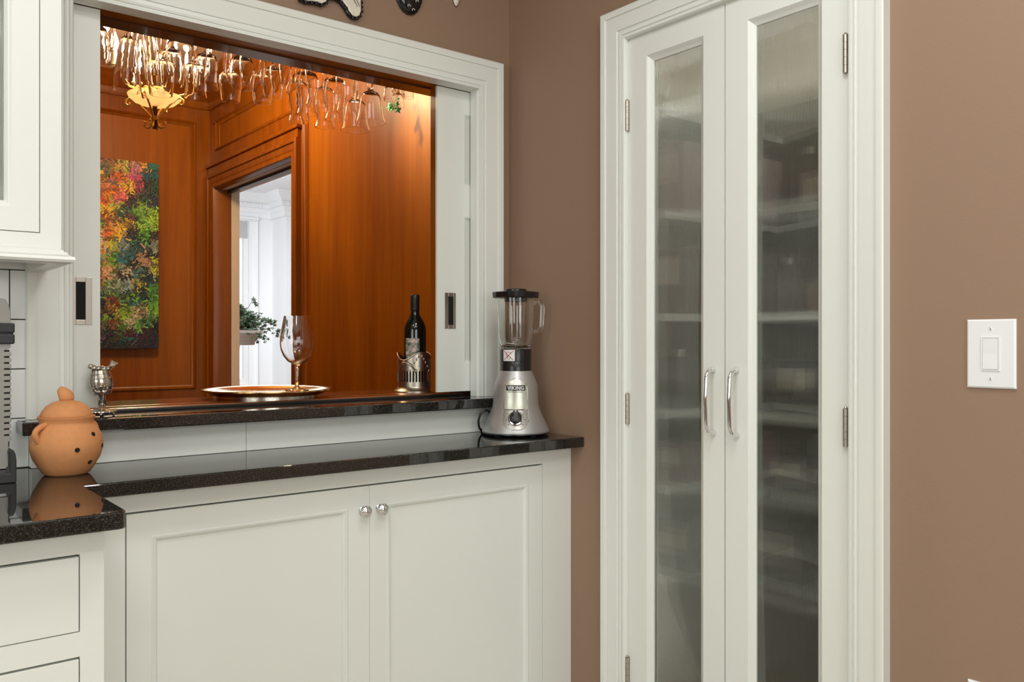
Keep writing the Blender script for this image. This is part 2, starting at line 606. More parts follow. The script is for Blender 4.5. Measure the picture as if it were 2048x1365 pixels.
YF = 1.915
bc = thing('base_cabinet', 'white two-door base cabinet under the hatch sill', 'cabinet', (1.1, 2.04, 0))
fr = MB()
fr.box(.3650, .4805, YF, YF + .02, .10, .8845).box(1.6446, 1.7595, YF, YF + .02, .10, .8845)
fr.box(.4805, 1.6446, YF, YF + .02, .8385, .8845).box(.4805, 1.6446, YF, YF + .02, .10, .135)
obj('face_frame', fr, 'white', bc)
cb = MB().box(.3650, .383, YF + .02, 2.168, .10, .884).box(1.7415, 1.7595, YF + .02, 2.168, .10, .884).box(.383, 1.7415, YF + .02, 2.168, .10, .118)
cb.box(.383, 1.7415, 2.150, 2.168, .118, .884)
obj('carcass', cb, 'hole_shade', bc)  # black carcass colour puts the shade into the door gaps
obj('toe_kick', MB().box(.3650, 1.7595, 1.975, 1.99, 0.001, .10), 'white', bc)
shaker(bc, 'door', .4830, 1.0640, .137, .8345, YF, (.5326, 1.0045, .19, .7838), (1.0440, .7738))
shaker(bc, 'door', 1.0648, 1.6436, .137, .8345, YF, (1.1155, 1.5915, .19, .7838), (1.0925, .7738))

YL = 1.585
lc = thing('drawer_cabinet', 'white base cabinet with flat inset drawers beside the clay pot', 'cabinet', (-.1, 1.87, 0))
zt = [(.7083, .8409), (.5300, .6666), (.3350, .4880), (.1400, .2930)]
fr = MB().box(.3255, .3633, YL, YL + .02, .10, .8845).box(-.62, -.58, YL, YL + .02, .10, .8845)
edges = [.8845] + [q for a, b in zt for q in (b, a)] + [.10]
for a, b in zip(edges[1::2], edges[0::2]):
    fr.box(-.58, .3255, YL, YL + .02, a, b)
obj('face_frame', fr, 'white', lc)
cb = MB().box(.345, .3633, YL + .02, 2.198, .10, .884).box(-.62, -.60, YL + .02, 2.198, .10, .884).box(-.60, .345, YL + .02, 2.198, .10, .118)
obj('carcass', cb.box(-.60, .345, 2.18, 2.198, .118, .884), 'white', lc)
obj('drawer_gap_shade', MB().box(-.578, .3235, YL + .0205, YL + .0225, .125, .87), 'hole_shade', lc)  # black sheet painting the shade in the gaps around the drawers
obj('toe_kick', MB().box(-.62, .3633, 1.65, 1.665, .001, .10), 'white', lc)
for a, b in zt:
    d = obj('drawer', MB().box(-.578, .3238, YL, YL + .019, a + .0016, b - .0045), 'white', lc, bevel=.0008)
    kn = MB().lathe([(0, 0), (.0105, 0), (.0075, .0045), (.0055, .010), (.0125, .0175), (.0152, .0235), (.0110, .0275), (0, .0318)], 20)
    obj('knob', kn.xf(Matrix.Translation((-.127, YL - .0002, (a + b) / 2)) @ Matrix.Rotation(PI / 2, 4, 'X')), 'chrome', d, smooth=50)

wt = [(-.62, 1.530), (.3735, 1.530), (.3815, 1.5322), (.3862, 1.5375), (.388, 1.545), (.388, 1.855), (1.7585, 1.855), (1.7585, 2.1695), (.3458, 2.1695), (.3458, 2.2003), (-.62, 2.2003)]
tag(obj('worktop', MB().prism(wt, lambda u, v: (u, v, .8850), lambda u, v: (u, v, .9150)), 'granite', bevel=.0028),
    'polished black speckled granite worktop with stepped front', 'worktop')

# ------------------------------------------------------------------ upper cabinet at the left edge
uc = thing('wall_cabinet', 'white wall cabinet with glazed door above the clay pot', 'cabinet', (-.12, 2.06, 1.385))
YU, UX = 1.915, .3587
b = MB().box(UX - .018, UX, YU + .02, 2.189, 1.385, 2.62).box(-.60, -.582, YU + .02, 2.189, 1.385, 2.62)
b.box(-.582, UX - .018, YU + .02, 2.189, 1.405, 1.421).box(-.582, UX - .018, YU + .02, 2.189, 2.60, 2.62).box(-.582, UX - .018, 2.178, 2.189, 1.42, 2.60)
obj('carcass', b, 'white', uc)
fr = MB().box(.3208, UX, YU, YU + .02, 1.385, 2.62).box(-.60, -.56, YU, YU + .02, 1.385, 2.62)
fr.box(-.56, .3208, YU, YU + .02, 1.385, 1.4195).box(-.56, .3208, YU, YU + .02, 2.55, 2.62)
obj('face_frame', fr, 'white', uc)
dx0, dx1, dz0, dz1 = -.12, .3192, 1.4212, 2.548
d = MB().box(.2709, dx1, YU, YU + .02, dz0, dz1).box(dx0, dx0 + .0485, YU, YU + .02, dz0, dz1)
d.box(dx0 + .0485, .2709, YU, YU + .02, dz0, 1.4682).box(dx0 + .0485, .2709, YU, YU + .02, 2.50, dz1)
d = obj('door', d, 'white', uc)
obj('moulding', MB().frame((dx0 + .0485, .2709, 1.4682, 2.50), [(0, .0003), (-.003, .003), (-.006, .003), (-.012, .010)], lambda u, v, q: (u, YU + q, v)), 'white', d, smooth=35)
pv = MB()
npr = 60
gx0, gx1 = dx0 + .056, .2640
pts = []
for i in range(npr + 1):
    for k in range(4 if i < npr else 1):
        u = (i + k / 4) / npr
        pts.append((gx0 + (gx1 - gx0) * u, YU + .010 - .0011 * math.sin(PI * k / 4)))
vs = [(x, y, z) for x, y in pts for z in (1.476, 2.492)] + [(x, YU + .0135, z) for x, y in (pts[0], pts[-1]) for z in (1.476, 2.492)]
n = len(pts)
fs = [(2 * i, 2 * i + 1, 2 * i + 3, 2 * i + 2) for i in range(n - 1)] + [(2 * n, 2 * n + 1, 2 * n + 3, 2 * n + 2), (0, 1, 2 * n + 1, 2 * n), (2 * n - 2, 2 * n - 1, 2 * n + 3, 2 * n + 2)]
obj('pane', MB().add(vs, fs), 'rib', d, smooth=60)
obj('door', MB().box(-.558, dx0 - .002, YU, YU + .02, dz0, dz1), 'white', uc)
# light rail moulding with a rounded nose along the front and the returned end
pr = [(0, 1.3600), (.010, 1.3600), (.0190, 1.3625), (.0225, 1.3675), (.0205, 1.3735), (.0150, 1.3755), (.0105, 1.3790), (.0085, 1.3835), (.004, 1.3845), (.004, 1.3880), (0, 1.3895)]
vs, fs = [], []
for w, z in pr:
    vs += [(-.60, YU - w, z), (UX + w, YU - w, z), (UX + w, 2.1880, z)]
for i in range(len(pr) - 1):
    fs += [(3 * i, 3 * i + 1, 3 * i + 4, 3 * i + 3), (3 * i + 1, 3 * i + 2, 3 * i + 5, 3 * i + 4)]
fs += [tuple(3 * i for i in range(len(pr))), tuple(3 * i + 2 for i in range(len(pr)))]
lr = MB().add(vs, fs)
lr.box(UX - .022, UX, YU, 2.188, 1.3602, 1.3848).box(-.60, UX - .022, YU, YU + .02, 1.3602, 1.3848).box(-.60, UX - .022, 2.165, 2.188, 1.385, 1.404)
obj('light_rail', lr, 'white', uc, smooth=35)

# ------------------------------------------------------------------ pantry double doors
XD = L - .004


def pantry_leaf(name, y0, y1, hinge_y, handle_y, sgn):
    t = sroot(name, (XD, (y0 + y1) / 2, 0))
    o0, o1 = y0 + .0665, y1 - .0665
    z0, z1, oz0, oz1 = .008, 2.0535, .20, 1.9945
    for a, b in ((y0, o0), (o1, y1)):
        obj('stile', MB().box(XD, XD + .038, a, b, z0, z1), 'white', t)
    for a, b in ((oz1, z1), (z0, oz0)):
        obj('rail', MB().box(XD, XD + .038, o0, o1, a, b), 'white', t)
    obj('glazing_bead', MB().frame((o0, o1, oz0, oz1), [(0, .001), (-.003, .003), (-.0045, .0050), (-.014, .0100), (-.0165, .0125), (-.0165, .0180), (0, .0180)],
                                   lambda u, v, q: (XD + q, u, v)), 'white', t, smooth=35)
    # reeded pane
    a, b = o0 + .012, o1 - .012
    n = 46
    pts = []
    for i in range(n + 1):
        for k in range(5 if i < n else 1):
            u = (i + k / 5) / n
            pts.append((XD + .0160 - .0013 * math.sin(PI * k / 5), a + (b - a) * u))
    za, zb = oz0 + .012, oz1 - .012
    vs = [(x, y, z) for x, y in pts for z in (za, zb)] + [(XD + .0195, y, z) for y in (a, b) for z in (za, zb)]
    m = len(pts)
    fs = [(2 * i, 2 * i + 1, 2 * i + 3, 2 * i + 2) for i in range(m - 1)]
    fs += [(2 * m, 2 * m + 1, 2 * m + 3, 2 * m + 2), (0, 1, 2 * m + 1, 2 * m), (2 * m - 2, 2 * m - 1, 2 * m + 3, 2 * m + 2)]
    fs += [tuple([2 * i for i in range(m)] + [2 * m + 2, 2 * m]), tuple([2 * i + 1 for i in range(m)] + [2 * m + 3, 2 * m + 1])]
    obj('pane', MB().add(vs, fs), 'rib', t, smooth=60)
    for hz in (1.841, 1.0115, .268):
        kn = MB()
        for q in range(5):
            kn.lathe([(0, 0), (.0062, 0), (.0062, .0164), (0, .0164)], 14, (XD - .0055, hinge_y, hz - .0425 + q * .0170))
        kn.lathe([(0, 0), (.0045, .001), (.003, .004), (0, .005)], 12, (XD - .0055, hinge_y, hz + .0420))
        kn.box(XD - .0022, XD - .0004, hinge_y - .006, hinge_y + .006, hz - .0425, hz + .0425)
        obj('hinge', kn, 'nickel', t, smooth=40)
    # bowed bar handle
    pz0, pz1 = .9690, 1.1310
    path = []
    for k in range(9):
        q = PI / 2 * k / 8
        path.append((XD - .030 * math.sin(q) ** .9 - .001, handle_y, pz0 + .022 * (1 - math.cos(q))))
    top = [(x, y, pz0 + pz1 - z) for x, y, z in reversed(path)]
    full = path + [(XD - .0345, handle_y, (pz0 + pz1) / 2)] + top
    rr = [.0072 if (i < 2 or i > len(full) - 3) else .0050 for i in range(len(full))]
    obj('handle', MB().tube(full, rr, 14), 'chrome', t, smooth=60)
    return t


pantry_leaf('door_1', 1.3395, 1.6690, 1.6712, 1.372, 1)
pantry_leaf('door_2', 1.0020, 1.3360, 1.0075, 1.300, -1)

# pantry closet behind the doors
area('pantry_ceiling_lamp', (2.10, 1.25, 2.44), (2.15, 1.3, 0), .2, .2, 3.2, (1, .98, .94), 'DISK')
CX1, CY0, CY1 = 2.50, .86, 1.86
cl = MB().box(CX1, CX1 + .05, CY0, CY1, 0, 2.45).box(L + .12, CX1 + .05, CY0 - .05, CY0, 0, 2.45).box(L + .12, CX1 + .05, CY1, CY1 + .05, 0, 2.45)
struct('wall_closet', cl, plain('closet_paint', (0.55, 0.54, 0.47), 0.7))
struct('ceiling_closet', MB().box(L + .12, CX1 + .05, CY0 - .05, CY1 + .05, 2.45, 2.5), 'ceil')
struct('floor_closet', MB().box(L, CX1 + .05, CY0 - .05, CY1 + .05, -.05, 0), 'floor')
SHZ = [1.888, 1.586, 1.284, .998, .776, .51]
NAMES = ['top', 'second', 'third', 'fourth', 'fifth', 'lowest']
for k, z in enumerate(SHZ):
    a = [(2.10, CY0 + .002), (2.4985, CY0 + .002), (2.4985, CY1 - .002), (1.90, CY1 - .002), (1.90, 1.66), (2.10, 1.66)]
    tag(obj('pantry_shelf', MB().prism(a, lambda u, v: (u, v, z - .022), lambda u, v: (u, v, z)), 'white', bevel=.001),
        'white pantry shelf behind ribbed glass, %s of the six' % ('the ' + NAMES[k]), 'shelf', 'shelves in the pantry')


def can(x, y, z, r, h, mat, label):
    t = thing('food_can', label, 'can', (x, y, z))
    obj('label_band', MB().lathe([(r * .985, .006), (r, .008), (r, h - .008), (r * .985, h - .006)], 20, (x, y, z)), mat, t, smooth=40)
    obj('tin_body', MB().lathe([(0, 0.0005), (r, .0005), (r, .004), (r * .97, .006), (r * .97, h - .006), (r, h - .004), (r, h), (r * .95, h), (r * .94, h - .003), (0, h - .003)], 20, (x, y, z)), 'steel', t, smooth=40)


def carton(x, y, z, w, d, h, mat, label):
    t = thing('food_box', label, 'box', (x, y, z))
    obj('carton', MB().box(x - d / 2, x + d / 2, y - w / 2, y + w / 2, z + .0005, z + h), mat, t, bevel=.002)
    obj('printed_panel', MB().box(x - d / 2 - .0008, x - d / 2 - .0001, y - w * .35, y + w * .35, z + h * .45, z + h * .85), 'ceramic_w', t)


def jar(x, y, z, r, h, mat, label):
    t = thing('storage_jar', label, 'jar', (x, y, z))
    obj('jar_body', MB().lathe([(0, .0005), (r, .0005), (r, h * .78), (r * .8, h * .86), (r * .8, h * .88), (0, h * .88)], 20, (x, y, z)), mat, t, smooth=40)
    obj('lid', MB().lathe([(0, h * .885), (r * .86, h * .885), (r * .86, h), (0, h)], 20, (x, y, z)), 'steel', t, smooth=40)


PC = {'red': (.28, .06, .05), 'tan': (.36, .27, .19), 'blue': (.06, .08, .16), 'yellow': (.45, .37, .12), 'grey': (.25, .25, .25),
      'pink': (.48, .34, .31), 'green': (.10, .22, .08), 'brown': (.14, .07, .035), 'black': (.015, .015, .016), 'cream': (.62, .56, .42), 'orange': (.45, .24, .10)}
PM = {k: plain('print_' + k, [.55 * q + .16 for q in v], .5) for k, v in PC.items()}
ITEMS = {
    0: [],
    1: [('box', 'pink', 1.74, .15, .22), ('box', 'grey', 1.55, .14, .18), ('jar', 'brown', 1.37, .05, .17), ('box', 'tan', 1.22, .13, .21), ('box', 'cream', 1.03, .16, .17)],
    2: [('box', 'brown', 1.74, .16, .20), ('can', 'orange', 1.59, .04, .11), ('jar', 'grey', 1.44, .05, .16), ('box', 'red', 1.26, .10, .10), ('box', 'yellow', 1.02, .16, .08)],
    3: [('jar', 'black', 1.73, .055, .18), ('box', 'grey', 1.57, .12, .12), ('box', 'black', 1.40, .13, .15), ('jar', 'green', 1.23, .05, .13), ('jar', 'yellow', 1.04, .055, .14)],
    4: [('box', 'red', 1.74, .16, .12), ('can', 'blue', 1.58, .045, .12), ('box', 'blue', 1.42, .14, .09), ('box', 'brown', 1.21, .16, .12), ('can', 'red', 1.03, .045, .11)],
    5: [('box', 'grey', 1.72, .18, .15), ('box', 'black', 1.45, .17, .16), ('box', 'brown', 1.06, .2, .12)],
}
for k, lst in ITEMS.items():
    for kd, c, y, w, h in lst:
        x = 2.20 if y < 1.65 else 2.05
        lab = '%s %s on the %s pantry shelf behind ribbed glass' % (c, {'box': 'food carton', 'jar': 'storage jar with metal lid', 'can': 'labelled food can'}[kd], NAMES[k])
        z = SHZ[k]
        if kd == 'box':
            carton(x, y, z, w, .12, h, PM[c], lab)
        elif kd == 'jar':
            jar(x, y, z, w, h, PM[c], lab)
        else:
            can(x, y, z, w, h, PM[c], lab)

# ------------------------------------------------------------------ wood panelled room behind the hatch
YB = 5.111
struct('floor_bar', MB().box(-.8, 1.76, 2.363, YB + .12, -.05, 0), 'floor')
struct('ceiling_bar', MB().box(-.8, 1.90, 2.30, YB + .12, 2.735, 2.80), 'warm_ceil')
wf = sroot('wall_far')
obj('panel_board', MB().box(-.8, 1.76, YB + .014, YB + .10, 0, 2.735), 'wood', wf)
PNL = [(-.70, .30), (.42, 1.6735)]
fr = MB().box(1.6735, 1.7598, YB, YB + .0139, 0, 2.735).box(.30, .42, YB, YB + .0139, 0, 2.735).box(-.8, -.70, YB, YB + .0139, 0, 2.735)
obj('stile', fr, 'wood_trim', wf)
for a, b in PNL:
    obj('rail', MB().box(a, b, YB, YB + .0139, 2.50, 2.735), 'wood_trim', wf)
    obj('rail', MB().box(a, b, YB, YB + .0139, .80, .922), 'wood_trim', wf)
    obj('rail', MB().box(a, b, YB, YB + .0139, 0, .14), 'wood_trim', wf)
    for z0, z1 in ((.922, 2.50), (.14, .80)):
        obj('panel_moulding', MB().frame((a, b, z0, z1), [(.004, .0), (.002, -.006), (-.004, -.009), (-.010, -.004), (-.013, .003), (-.020, .006), (-.024, .0138)],
                                         lambda u, v, q: (u, YB + q, v)), 'wood_trim', wf, smooth=50)
CR = [(0, 2.585), (.012, 2.585), (.018, 2.60), (.020, 2.625), (.045, 2.655), (.062, 2.690), (.085, 2.705), (.090, 2.7345), (0, 2.7345)]


def cornice(name, pts, prof, mat, parent, nrm):
    # moulding along a straight run; nrm points into the room
    vs, fs = [], []
    m = len(prof)
    for (x, y, sx) in pts:
        for w, z in prof:
            vs.append((x + nrm[0] * w + sx[0] * w, y + nrm[1] * w + sx[1] * w, z))
    fs += [(i, (i + 1) % m, m + (i + 1) % m, m + i) for i in range(m)]
    fs += [tuple(range(m)), tuple(range(m, 2 * m))]
    return obj(name, MB().add(vs, fs), mat, parent, smooth=35)


cornice('cornice', [(-.8, YB, (0, 0)), (1.76, YB, (-1, 0))], CR, 'wood_trim', wf, (0, -1))
# wall with the doorway (plane x = L)
DY0, DY1, DZ = 3.916, 5.017, 2.110
wd = sroot('wall_doorway')
bd = MB().box(L + .014, L + .095, 2.363, DY0 - .012, 0, 2.735).box(L + .014, L + .095, DY1 + .012, YB + .1, 0, 2.735).box(L + .014, L + .095, DY0 - .012, DY1 + .012, DZ + .012, 2.735)
obj('panel_board', bd, 'wood', wd)
mpx = lambda u, v, q: (L + q, u, v)
PM1 = [(.004, .0), (.002, -.006), (-.004, -.009), (-.010, -.004), (-.013, .003), (-.020, .006), (-.024, .0138)]
# stiles and rails around the two panels
for a, b, c, e in ((3.805, 3.842, 0, 2.50), (2.364, 2.44, 0, 2.50), (5.080, YB - .0005, 0, 2.50)):
    obj('stile', MB().box(L, L + .0139, a, b, c, e), 'wood_trim', wd)
obj('rail', MB().box(L, L + .0139, 2.364, YB - .0005, 2.50, 2.735), 'wood_trim', wd)
obj('rail', MB().box(L, L + .0139, 2.44, 3.805, 0, .14), 'wood_trim', wd)
obj('rail', MB().box(L, L + .0139, 2.44, 3.805, .80, .90), 'wood_trim', wd)
obj('rail', MB().box(L, L + .0139, 3.842, 5.08, 2.19, 2.33), 'wood_trim', wd)
obj('panel_moulding', MB().frame((2.44, 3.805, .90, 2.50), PM1, mpx), 'wood_trim', wd, smooth=50)
obj('panel_moulding', MB().frame((2.44, 3.805, .14, .80), PM1, mpx), 'wood_trim', wd, smooth=50)
obj('panel_moulding', MB().frame((3.90, 5.005, 2.33, 2.50), PM1, mpx), 'wood_trim', wd, smooth=50)
DC = [(-.004, .090), (-.004, -.010), (0, -.016), (.010, -.018), (.020, -.014), (.024, -.014), (.030, -.019), (.055, -.022), (.060, -.030), (.073, -.032), (.078, -.026), (.078, .012)]
obj('head_frieze', MB().box(L - .018, L - .0002, 3.840, 5.095, 2.1885, 2.232), 'wood_trim', wd, bevel=.002)
obj('head_cap', MB().box(L - .030, L - .0002, 3.826, 5.105, 2.2325, 2.252), 'wood_trim', wd, bevel=.005)
obj('door_casing', MB().frame((DY0, DY1, .002, DZ), DC, mpx, 'open'), 'wood_trim', wd, smooth=35)
cornice('cornice', [(L, 2.364, (0, 0)), (L, YB, (0, -1))], CR, 'wood_trim', wd, (-1, 0))
struct('wall_bar_left', MB().box(-.9, -.8, 2.30, YB + .12, 0, 2.735), 'wood')
# far half of the door lining, painted
ln = MB().box(L + .0952, L + .145, DY1, DY1 + .02, 0, DZ + .02).box(L + .0952, L + .145, DY0 - .02, DY0, 0, DZ + .02)
struct('trim_9', ln, 'cream_trim')
struct('trim_10', MB().box(L + .034, L + .070, DY0 + .001, DY1 - .001, DZ - .006, DZ - .0042), 'white_wall')
struct('trim_11', MB().box(L + .0702, L + .096, DY0 + .001, DY1 - .001, DZ - .022, DZ - .0042), 'black_metal')
struct('trim_12', MB().box(L + .0962, L + .145, DY0, DY1, DZ - .012, DZ + .02), 'white_wall')

# ------------------------------------------------------------------ white room seen through the doorway
WX = 1.905
wh = MB().box(WX, WX + .002, 2.5, DY0 - .02, 0, 2.8).box(WX, WX + .002, DY1 + .02, 9.4, 0, 2.8).box(WX, WX + .002, DY0 - .02, DY1 + .02, DZ + .02, 2.8)
struct('wall_dining_near', wh, 'white_wall')
struct('floor_dining', MB().box(1.76, 6.0, 2.4, 9.4, -.05, 0), 'floor')
struct('ceiling_dining', MB().box(1.90, 6.0, 2.4, 9.4, 2.75, 2.81), 'white_wall')
FY, FX, FY2 = 8.70, 3.66, 8.34
win = (2.45, 3.40, .75, 2.46)
w = MB().box(WX, win[0], FY, FY + .15, 0, 2.75).box(win[1], FX, FY, FY + .15, 0, 2.75).box(win[0], win[1], FY, FY + .15, 0, win[2]).box(win[0], win[1], FY, FY + .15, win[3], 2.75)
struct('wall_dining_far', w, 'white_wall')
struct('wall_chimney', MB().box(FX, 6.0, FY2, FY + .15, 0, 2.75), 'white_wall')
struct('wall_dining_right', MB().box(6.0, 6.1, 2.4, 8.9, 0, 2.75), 'white_wall')
struct('wall_dining_rear', MB().box(1.9, 6.1, 2.4, 2.5, 0, 2.75), 'white_wall')
wn = sroot('window_1')
obj('window_casing', MB().frame((win[0], win[1], win[2], win[3]), [(0, .02), (0, -.02), (.02, -.028), (.025, -.022), (.07, -.03), (.085, -.045), (.09, 0)], lambda u, v, q: (u, FY + q, v)), 'white_wall', wn, smooth=35)
obj('sash', MB().frame((win[0] + .05, win[1] - .05, win[2] + .05, win[3] - .05), [(.05, .06), (.05, .003), (0, .003), (0, .06)], lambda u, v, q: (u, FY + q, v))
    .box(win[0] + .05, win[1] - .05, FY + .035, FY + .055, 1.56, 1.60), 'white_wall', wn)
obj('pane', MB().box(win[0] + .04, win[1] - .04, FY + .044, FY + .048, win[2] + .04, win[3] - .04), 'glass', wn)
obj('blind', MB().box(win[0] + .01, win[1] - .01, FY + .001, FY + .0028, 2.30, 2.455).box(win[0] + .01, win[1] - .01, FY + .0005, FY + .0029, 2.28, 2.30), plain('grey_blind', (.50, .50, .50), .8), wn)
# entablature over the window and the dentil cornice
struct('trim_13', MB().box(win[0] - .09, win[1] + .09, FY - .07, FY - .001, 2.475, 2.50).box(win[0] - .07, win[1] + .07, FY - .048, FY - .001, 2.462, 2.475), 'white_wall', bevel=.004)
CW = [(0, 2.50), (.03, 2.50), (.035, 2.55), (.045, 2.56), (.05, 2.60), (.075, 2.605), (.075, 2.648), (.09, 2.652), (.14, 2.70), (.15, 2.7495), (0, 2.7495)]
cr = sroot('trim_14')
cornice('cornice', [(WX, FY, (0, 0)), (FX, FY, (-1, 0))], CW, 'white_wall', cr, (0, -1))
cornice('cornice', [(FX, FY, (0, -1)), (FX, FY2, (0, -1))], CW, 'white_wall', cr, (-1, 0))
cornice('cornice', [(FX, FY2, (-1, 0)), (5.9, FY2, (0, 0))], CW, 'white_wall', cr, (0, -1))
dm = MB()
for k in range(24):
    dm.box(FX - .14 - k * .034, FX - .12 - k * .034, FY - .088, FY - .070, 2.61, 2.645)
for k in range(8):
    dm.box(FX - .09 + k * .034, FX - .07 + k * .034, FY2 - .088, FY2 - .070, 2.61, 2.645)
obj('dentils', dm, 'white_wall', cr, kind='stuff')

# ------------------------------------------------------------------ ivy on a plaster pedestal in the white room
PX, PYy = 2.415, 6.5
zt_ = CZ + (682.5 - 662) * .00395
ps = thing('plant_pedestal', 'aged plaster pedestal with stepped top holding the ivy', 'pedestal', (PX, PYy, 0))
pr = [(0, 0), (.16, 0), (.16, .08), (.08, .12), (.05, .16), (.045, zt_ - .16), (.05, zt_ - .115), (.15, zt_ - .112), (.155, zt_ - .085), (.165, zt_ - .078), (.172, zt_ - .05), (.195, zt_ - .035), (.198, zt_ - .028), (.215, zt_ - .020), (.215, zt_), (0, zt_)]
obj('column', MB().lathe([(r * 1.08, z) for r, z in pr], 36, (PX, PYy, 0)), 'corbel', ps, smooth=35)


def leaf_pts(sz):
    # five-lobed ivy leaf outline
    o = []
    for k in range(10):
        a = -PI / 2 + 2 * PI * k / 10
        r = sz * (.5 if k % 2 == 0 else 1.0) * (1.15 if k == 5 else 1)
        if k == 0:
            r = sz * .25
        o.append((r * math.cos(a), r * math.sin(a)))
    return o


def add_leaf(mb, p, sz, nrm, roll):
    q = Vector(nrm).to_track_quat('Z', 'Y').to_matrix().to_4x4()
    m = Matrix.Translation(p) @ q @ Matrix.Rotation(roll, 4, 'Z')
    o = leaf_pts(sz)
    vs = [(0, 0, sz * .22)] + [(x, y, -abs(x) * .25) for x, y in o]
    n = len(o)
    mb.add([tuple(m @ Vector(v)) for v in vs], [(0, 1 + i, 1 + (i + 1) % n) for i in range(n)])


iv = thing('potted_ivy', 'leafy green ivy trailing over the plaster pedestal', 'plant', (PX, PYy, zt_))
fo = MB()
stm = MB()
for k in range(110):
    a = random.uniform(0, 2 * PI) if k < 40 else random.uniform(-1.5, .9)
    reach = random.uniform(.05, .30)
    h = random.uniform(.03, .20) * (1 - .4 * reach / .26)
    drop = random.uniform(0, .14) if reach > .16 else 0
    path = []
    for i in range(7):
        u = i / 6
        path.append(Vector((PX + math.cos(a) * reach * u, PYy + math.sin(a) * reach * u, zt_ + .01 + h * math.sin(PI * min(u, .7) / 1.4 + 0) - drop * max(0, u - .5) * 2)))
    stm.tube(path, .002, 5)
    for i in range(1, 7):
        for q in range(2):
            p = path[i] + Vector((random.uniform(-.022, .022), random.uniform(-.022, .022), random.uniform(-.01, .025)))
            add_leaf(fo, p, random.uniform(.014, .027), (random.uniform(-.7, .3), random.uniform(-1, .2), random.uniform(.1, 1)), random.uniform(0, 6.3))
for i in range(7):
    a = -.75
    # one long trailing runner on the side towards the chimney wall
    p = Vector((PX + .23 + .14 * i / 6, PYy - .05 - .04 * i / 6, zt_ + .10 - .16 * (i / 6) ** 1.6))
    for q in range(3):
        add_leaf(fo, p + Vector((random.uniform(-.02, .02), random.uniform(-.02, .02), random.uniform(-.02, .02))), random.uniform(.016, .026), (-.4, -.8, .4), random.uniform(0, 6.3))
stm.tube([(PX, PYy, zt_ + .01), (PX + .08, PYy - .04, zt_ + .14), (PX + .14, PYy - .06, zt_ + .245)], .002, 5)
for q in range(3):
    add_leaf(fo, Vector((PX + .14 + .012 * q, PYy - .06, zt_ + .245 - .02 * q)), .024, (-.5, -.8, .3), q * 2)
obj('foliage', fo, 'leaf', iv, kind='stuff')
obj('stems', stm, 'stem', iv)
obj('soil', MB().lathe([(0, .0008), (.19, .0008), (.13, .02), (0, .03)], 24, (PX, PYy, zt_)), 'soil', iv, smooth=40)

# ------------------------------------------------------------------ painting on the panelled wall
pa = thing('painting', 'colourful unframed canvas of autumn woodland on the panelled wall', 'painting', (1.2, YB - .02, 1.1616))
X0, X1, Z0, Z1 = .952, 1.452, 1.1616, 2.2192
obj('canvas', MB().box(X0, X1, YB - .038, YB - .0092, Z0, Z1), plain('canvas_edge', (.02, .025, .028), .7), pa)
ANC = [(210, 330, 110, 105, 70), (250, 330, 190, 180, 80), (275, 338, 190, 120, 150), (285, 335, 230, 160, 40), (305, 335, 30, 120, 120), (300, 352, 20, 90, 100), (215, 352, 100, 90, 70),
       (235, 350, 220, 110, 30), (225, 365, 150, 100, 120), (262, 355, 210, 90, 130), (255, 370, 245, 205, 20), (258, 382, 250, 190, 30), (275, 372, 200, 60, 110), (290, 375, 70, 45, 60),
       (308, 372, 30, 70, 60), (225, 378, 225, 120, 20), (205, 382, 170, 90, 30), (240, 390, 220, 100, 110), (262, 398, 50, 20, 40), (285, 400, 40, 60, 50), (305, 402, 30, 40, 70),
       (235, 413, 170, 190, 60), (245, 425, 30, 80, 80), (207, 420, 250, 180, 20), (290, 418, 130, 180, 50), (282, 432, 120, 190, 70), (305, 440, 170, 220, 50), (285, 452, 150, 210, 60),
       (262, 438, 90, 55, 60), (215, 440, 180, 100, 30), (210, 455, 240, 140, 20), (235, 452, 250, 190, 70), (250, 450, 230, 190, 20), (215, 465, 220, 80, 20), (232, 470, 240, 180, 40),
       (225, 482, 190, 200, 30), (245, 487, 140, 160, 160), (268, 468, 20, 25, 35), (288, 476, 100, 200, 50), (302, 480, 50, 30, 35), (275, 495, 20, 80, 80), (310, 495, 150, 160, 140),
       (207, 503, 235, 150, 40), (215, 515, 110, 190, 30), (247, 522, 40, 130, 140), (208, 528, 240, 180, 120), (212, 545, 245, 200, 150), (227, 536, 190, 190, 110), (235, 553, 150, 140, 120),
       (250, 552, 30, 25, 25), (259, 546, 215, 200, 170), (272, 550, 80, 140, 140), (266, 535, 35, 40, 35), (290, 520, 190, 150, 120), (312, 532, 200, 200, 60), (302, 512, 25, 30, 40), (300, 560, 20, 60, 80),
       (208, 573, 170, 180, 160), (230, 573, 150, 180, 150), (240, 592, 90, 150, 90), (210, 590, 110, 150, 50), (228, 600, 150, 60, 30), (256, 575, 150, 180, 190), (249, 590, 25, 25, 25), (277, 582, 20, 35, 60),
       (276, 570, 215, 200, 60), (288, 590, 25, 40, 60), (268, 597, 130, 200, 50), (305, 588, 90, 170, 60), (312, 602, 110, 200, 70), (215, 620, 170, 100, 40), (210, 634, 120, 170, 50), (240, 630, 170, 190, 60),
       (252, 628, 140, 200, 40), (282, 620, 230, 200, 150), (270, 606, 20, 110, 110), (300, 618, 130, 200, 60), (263, 640, 210, 200, 160), (276, 648, 130, 200, 90), (292, 636, 90, 140, 80), (215, 655, 20, 60, 70),
       (245, 655, 90, 130, 50), (228, 645, 150, 90, 40), (210, 672, 15, 30, 50), (230, 675, 60, 60, 30), (262, 672, 80, 20, 40), (290, 665, 70, 35, 40), (310, 660, 25, 30, 45), (300, 688, 30, 40, 55), (240, 692, 25, 55, 55), (205, 692, 15, 25, 45)]
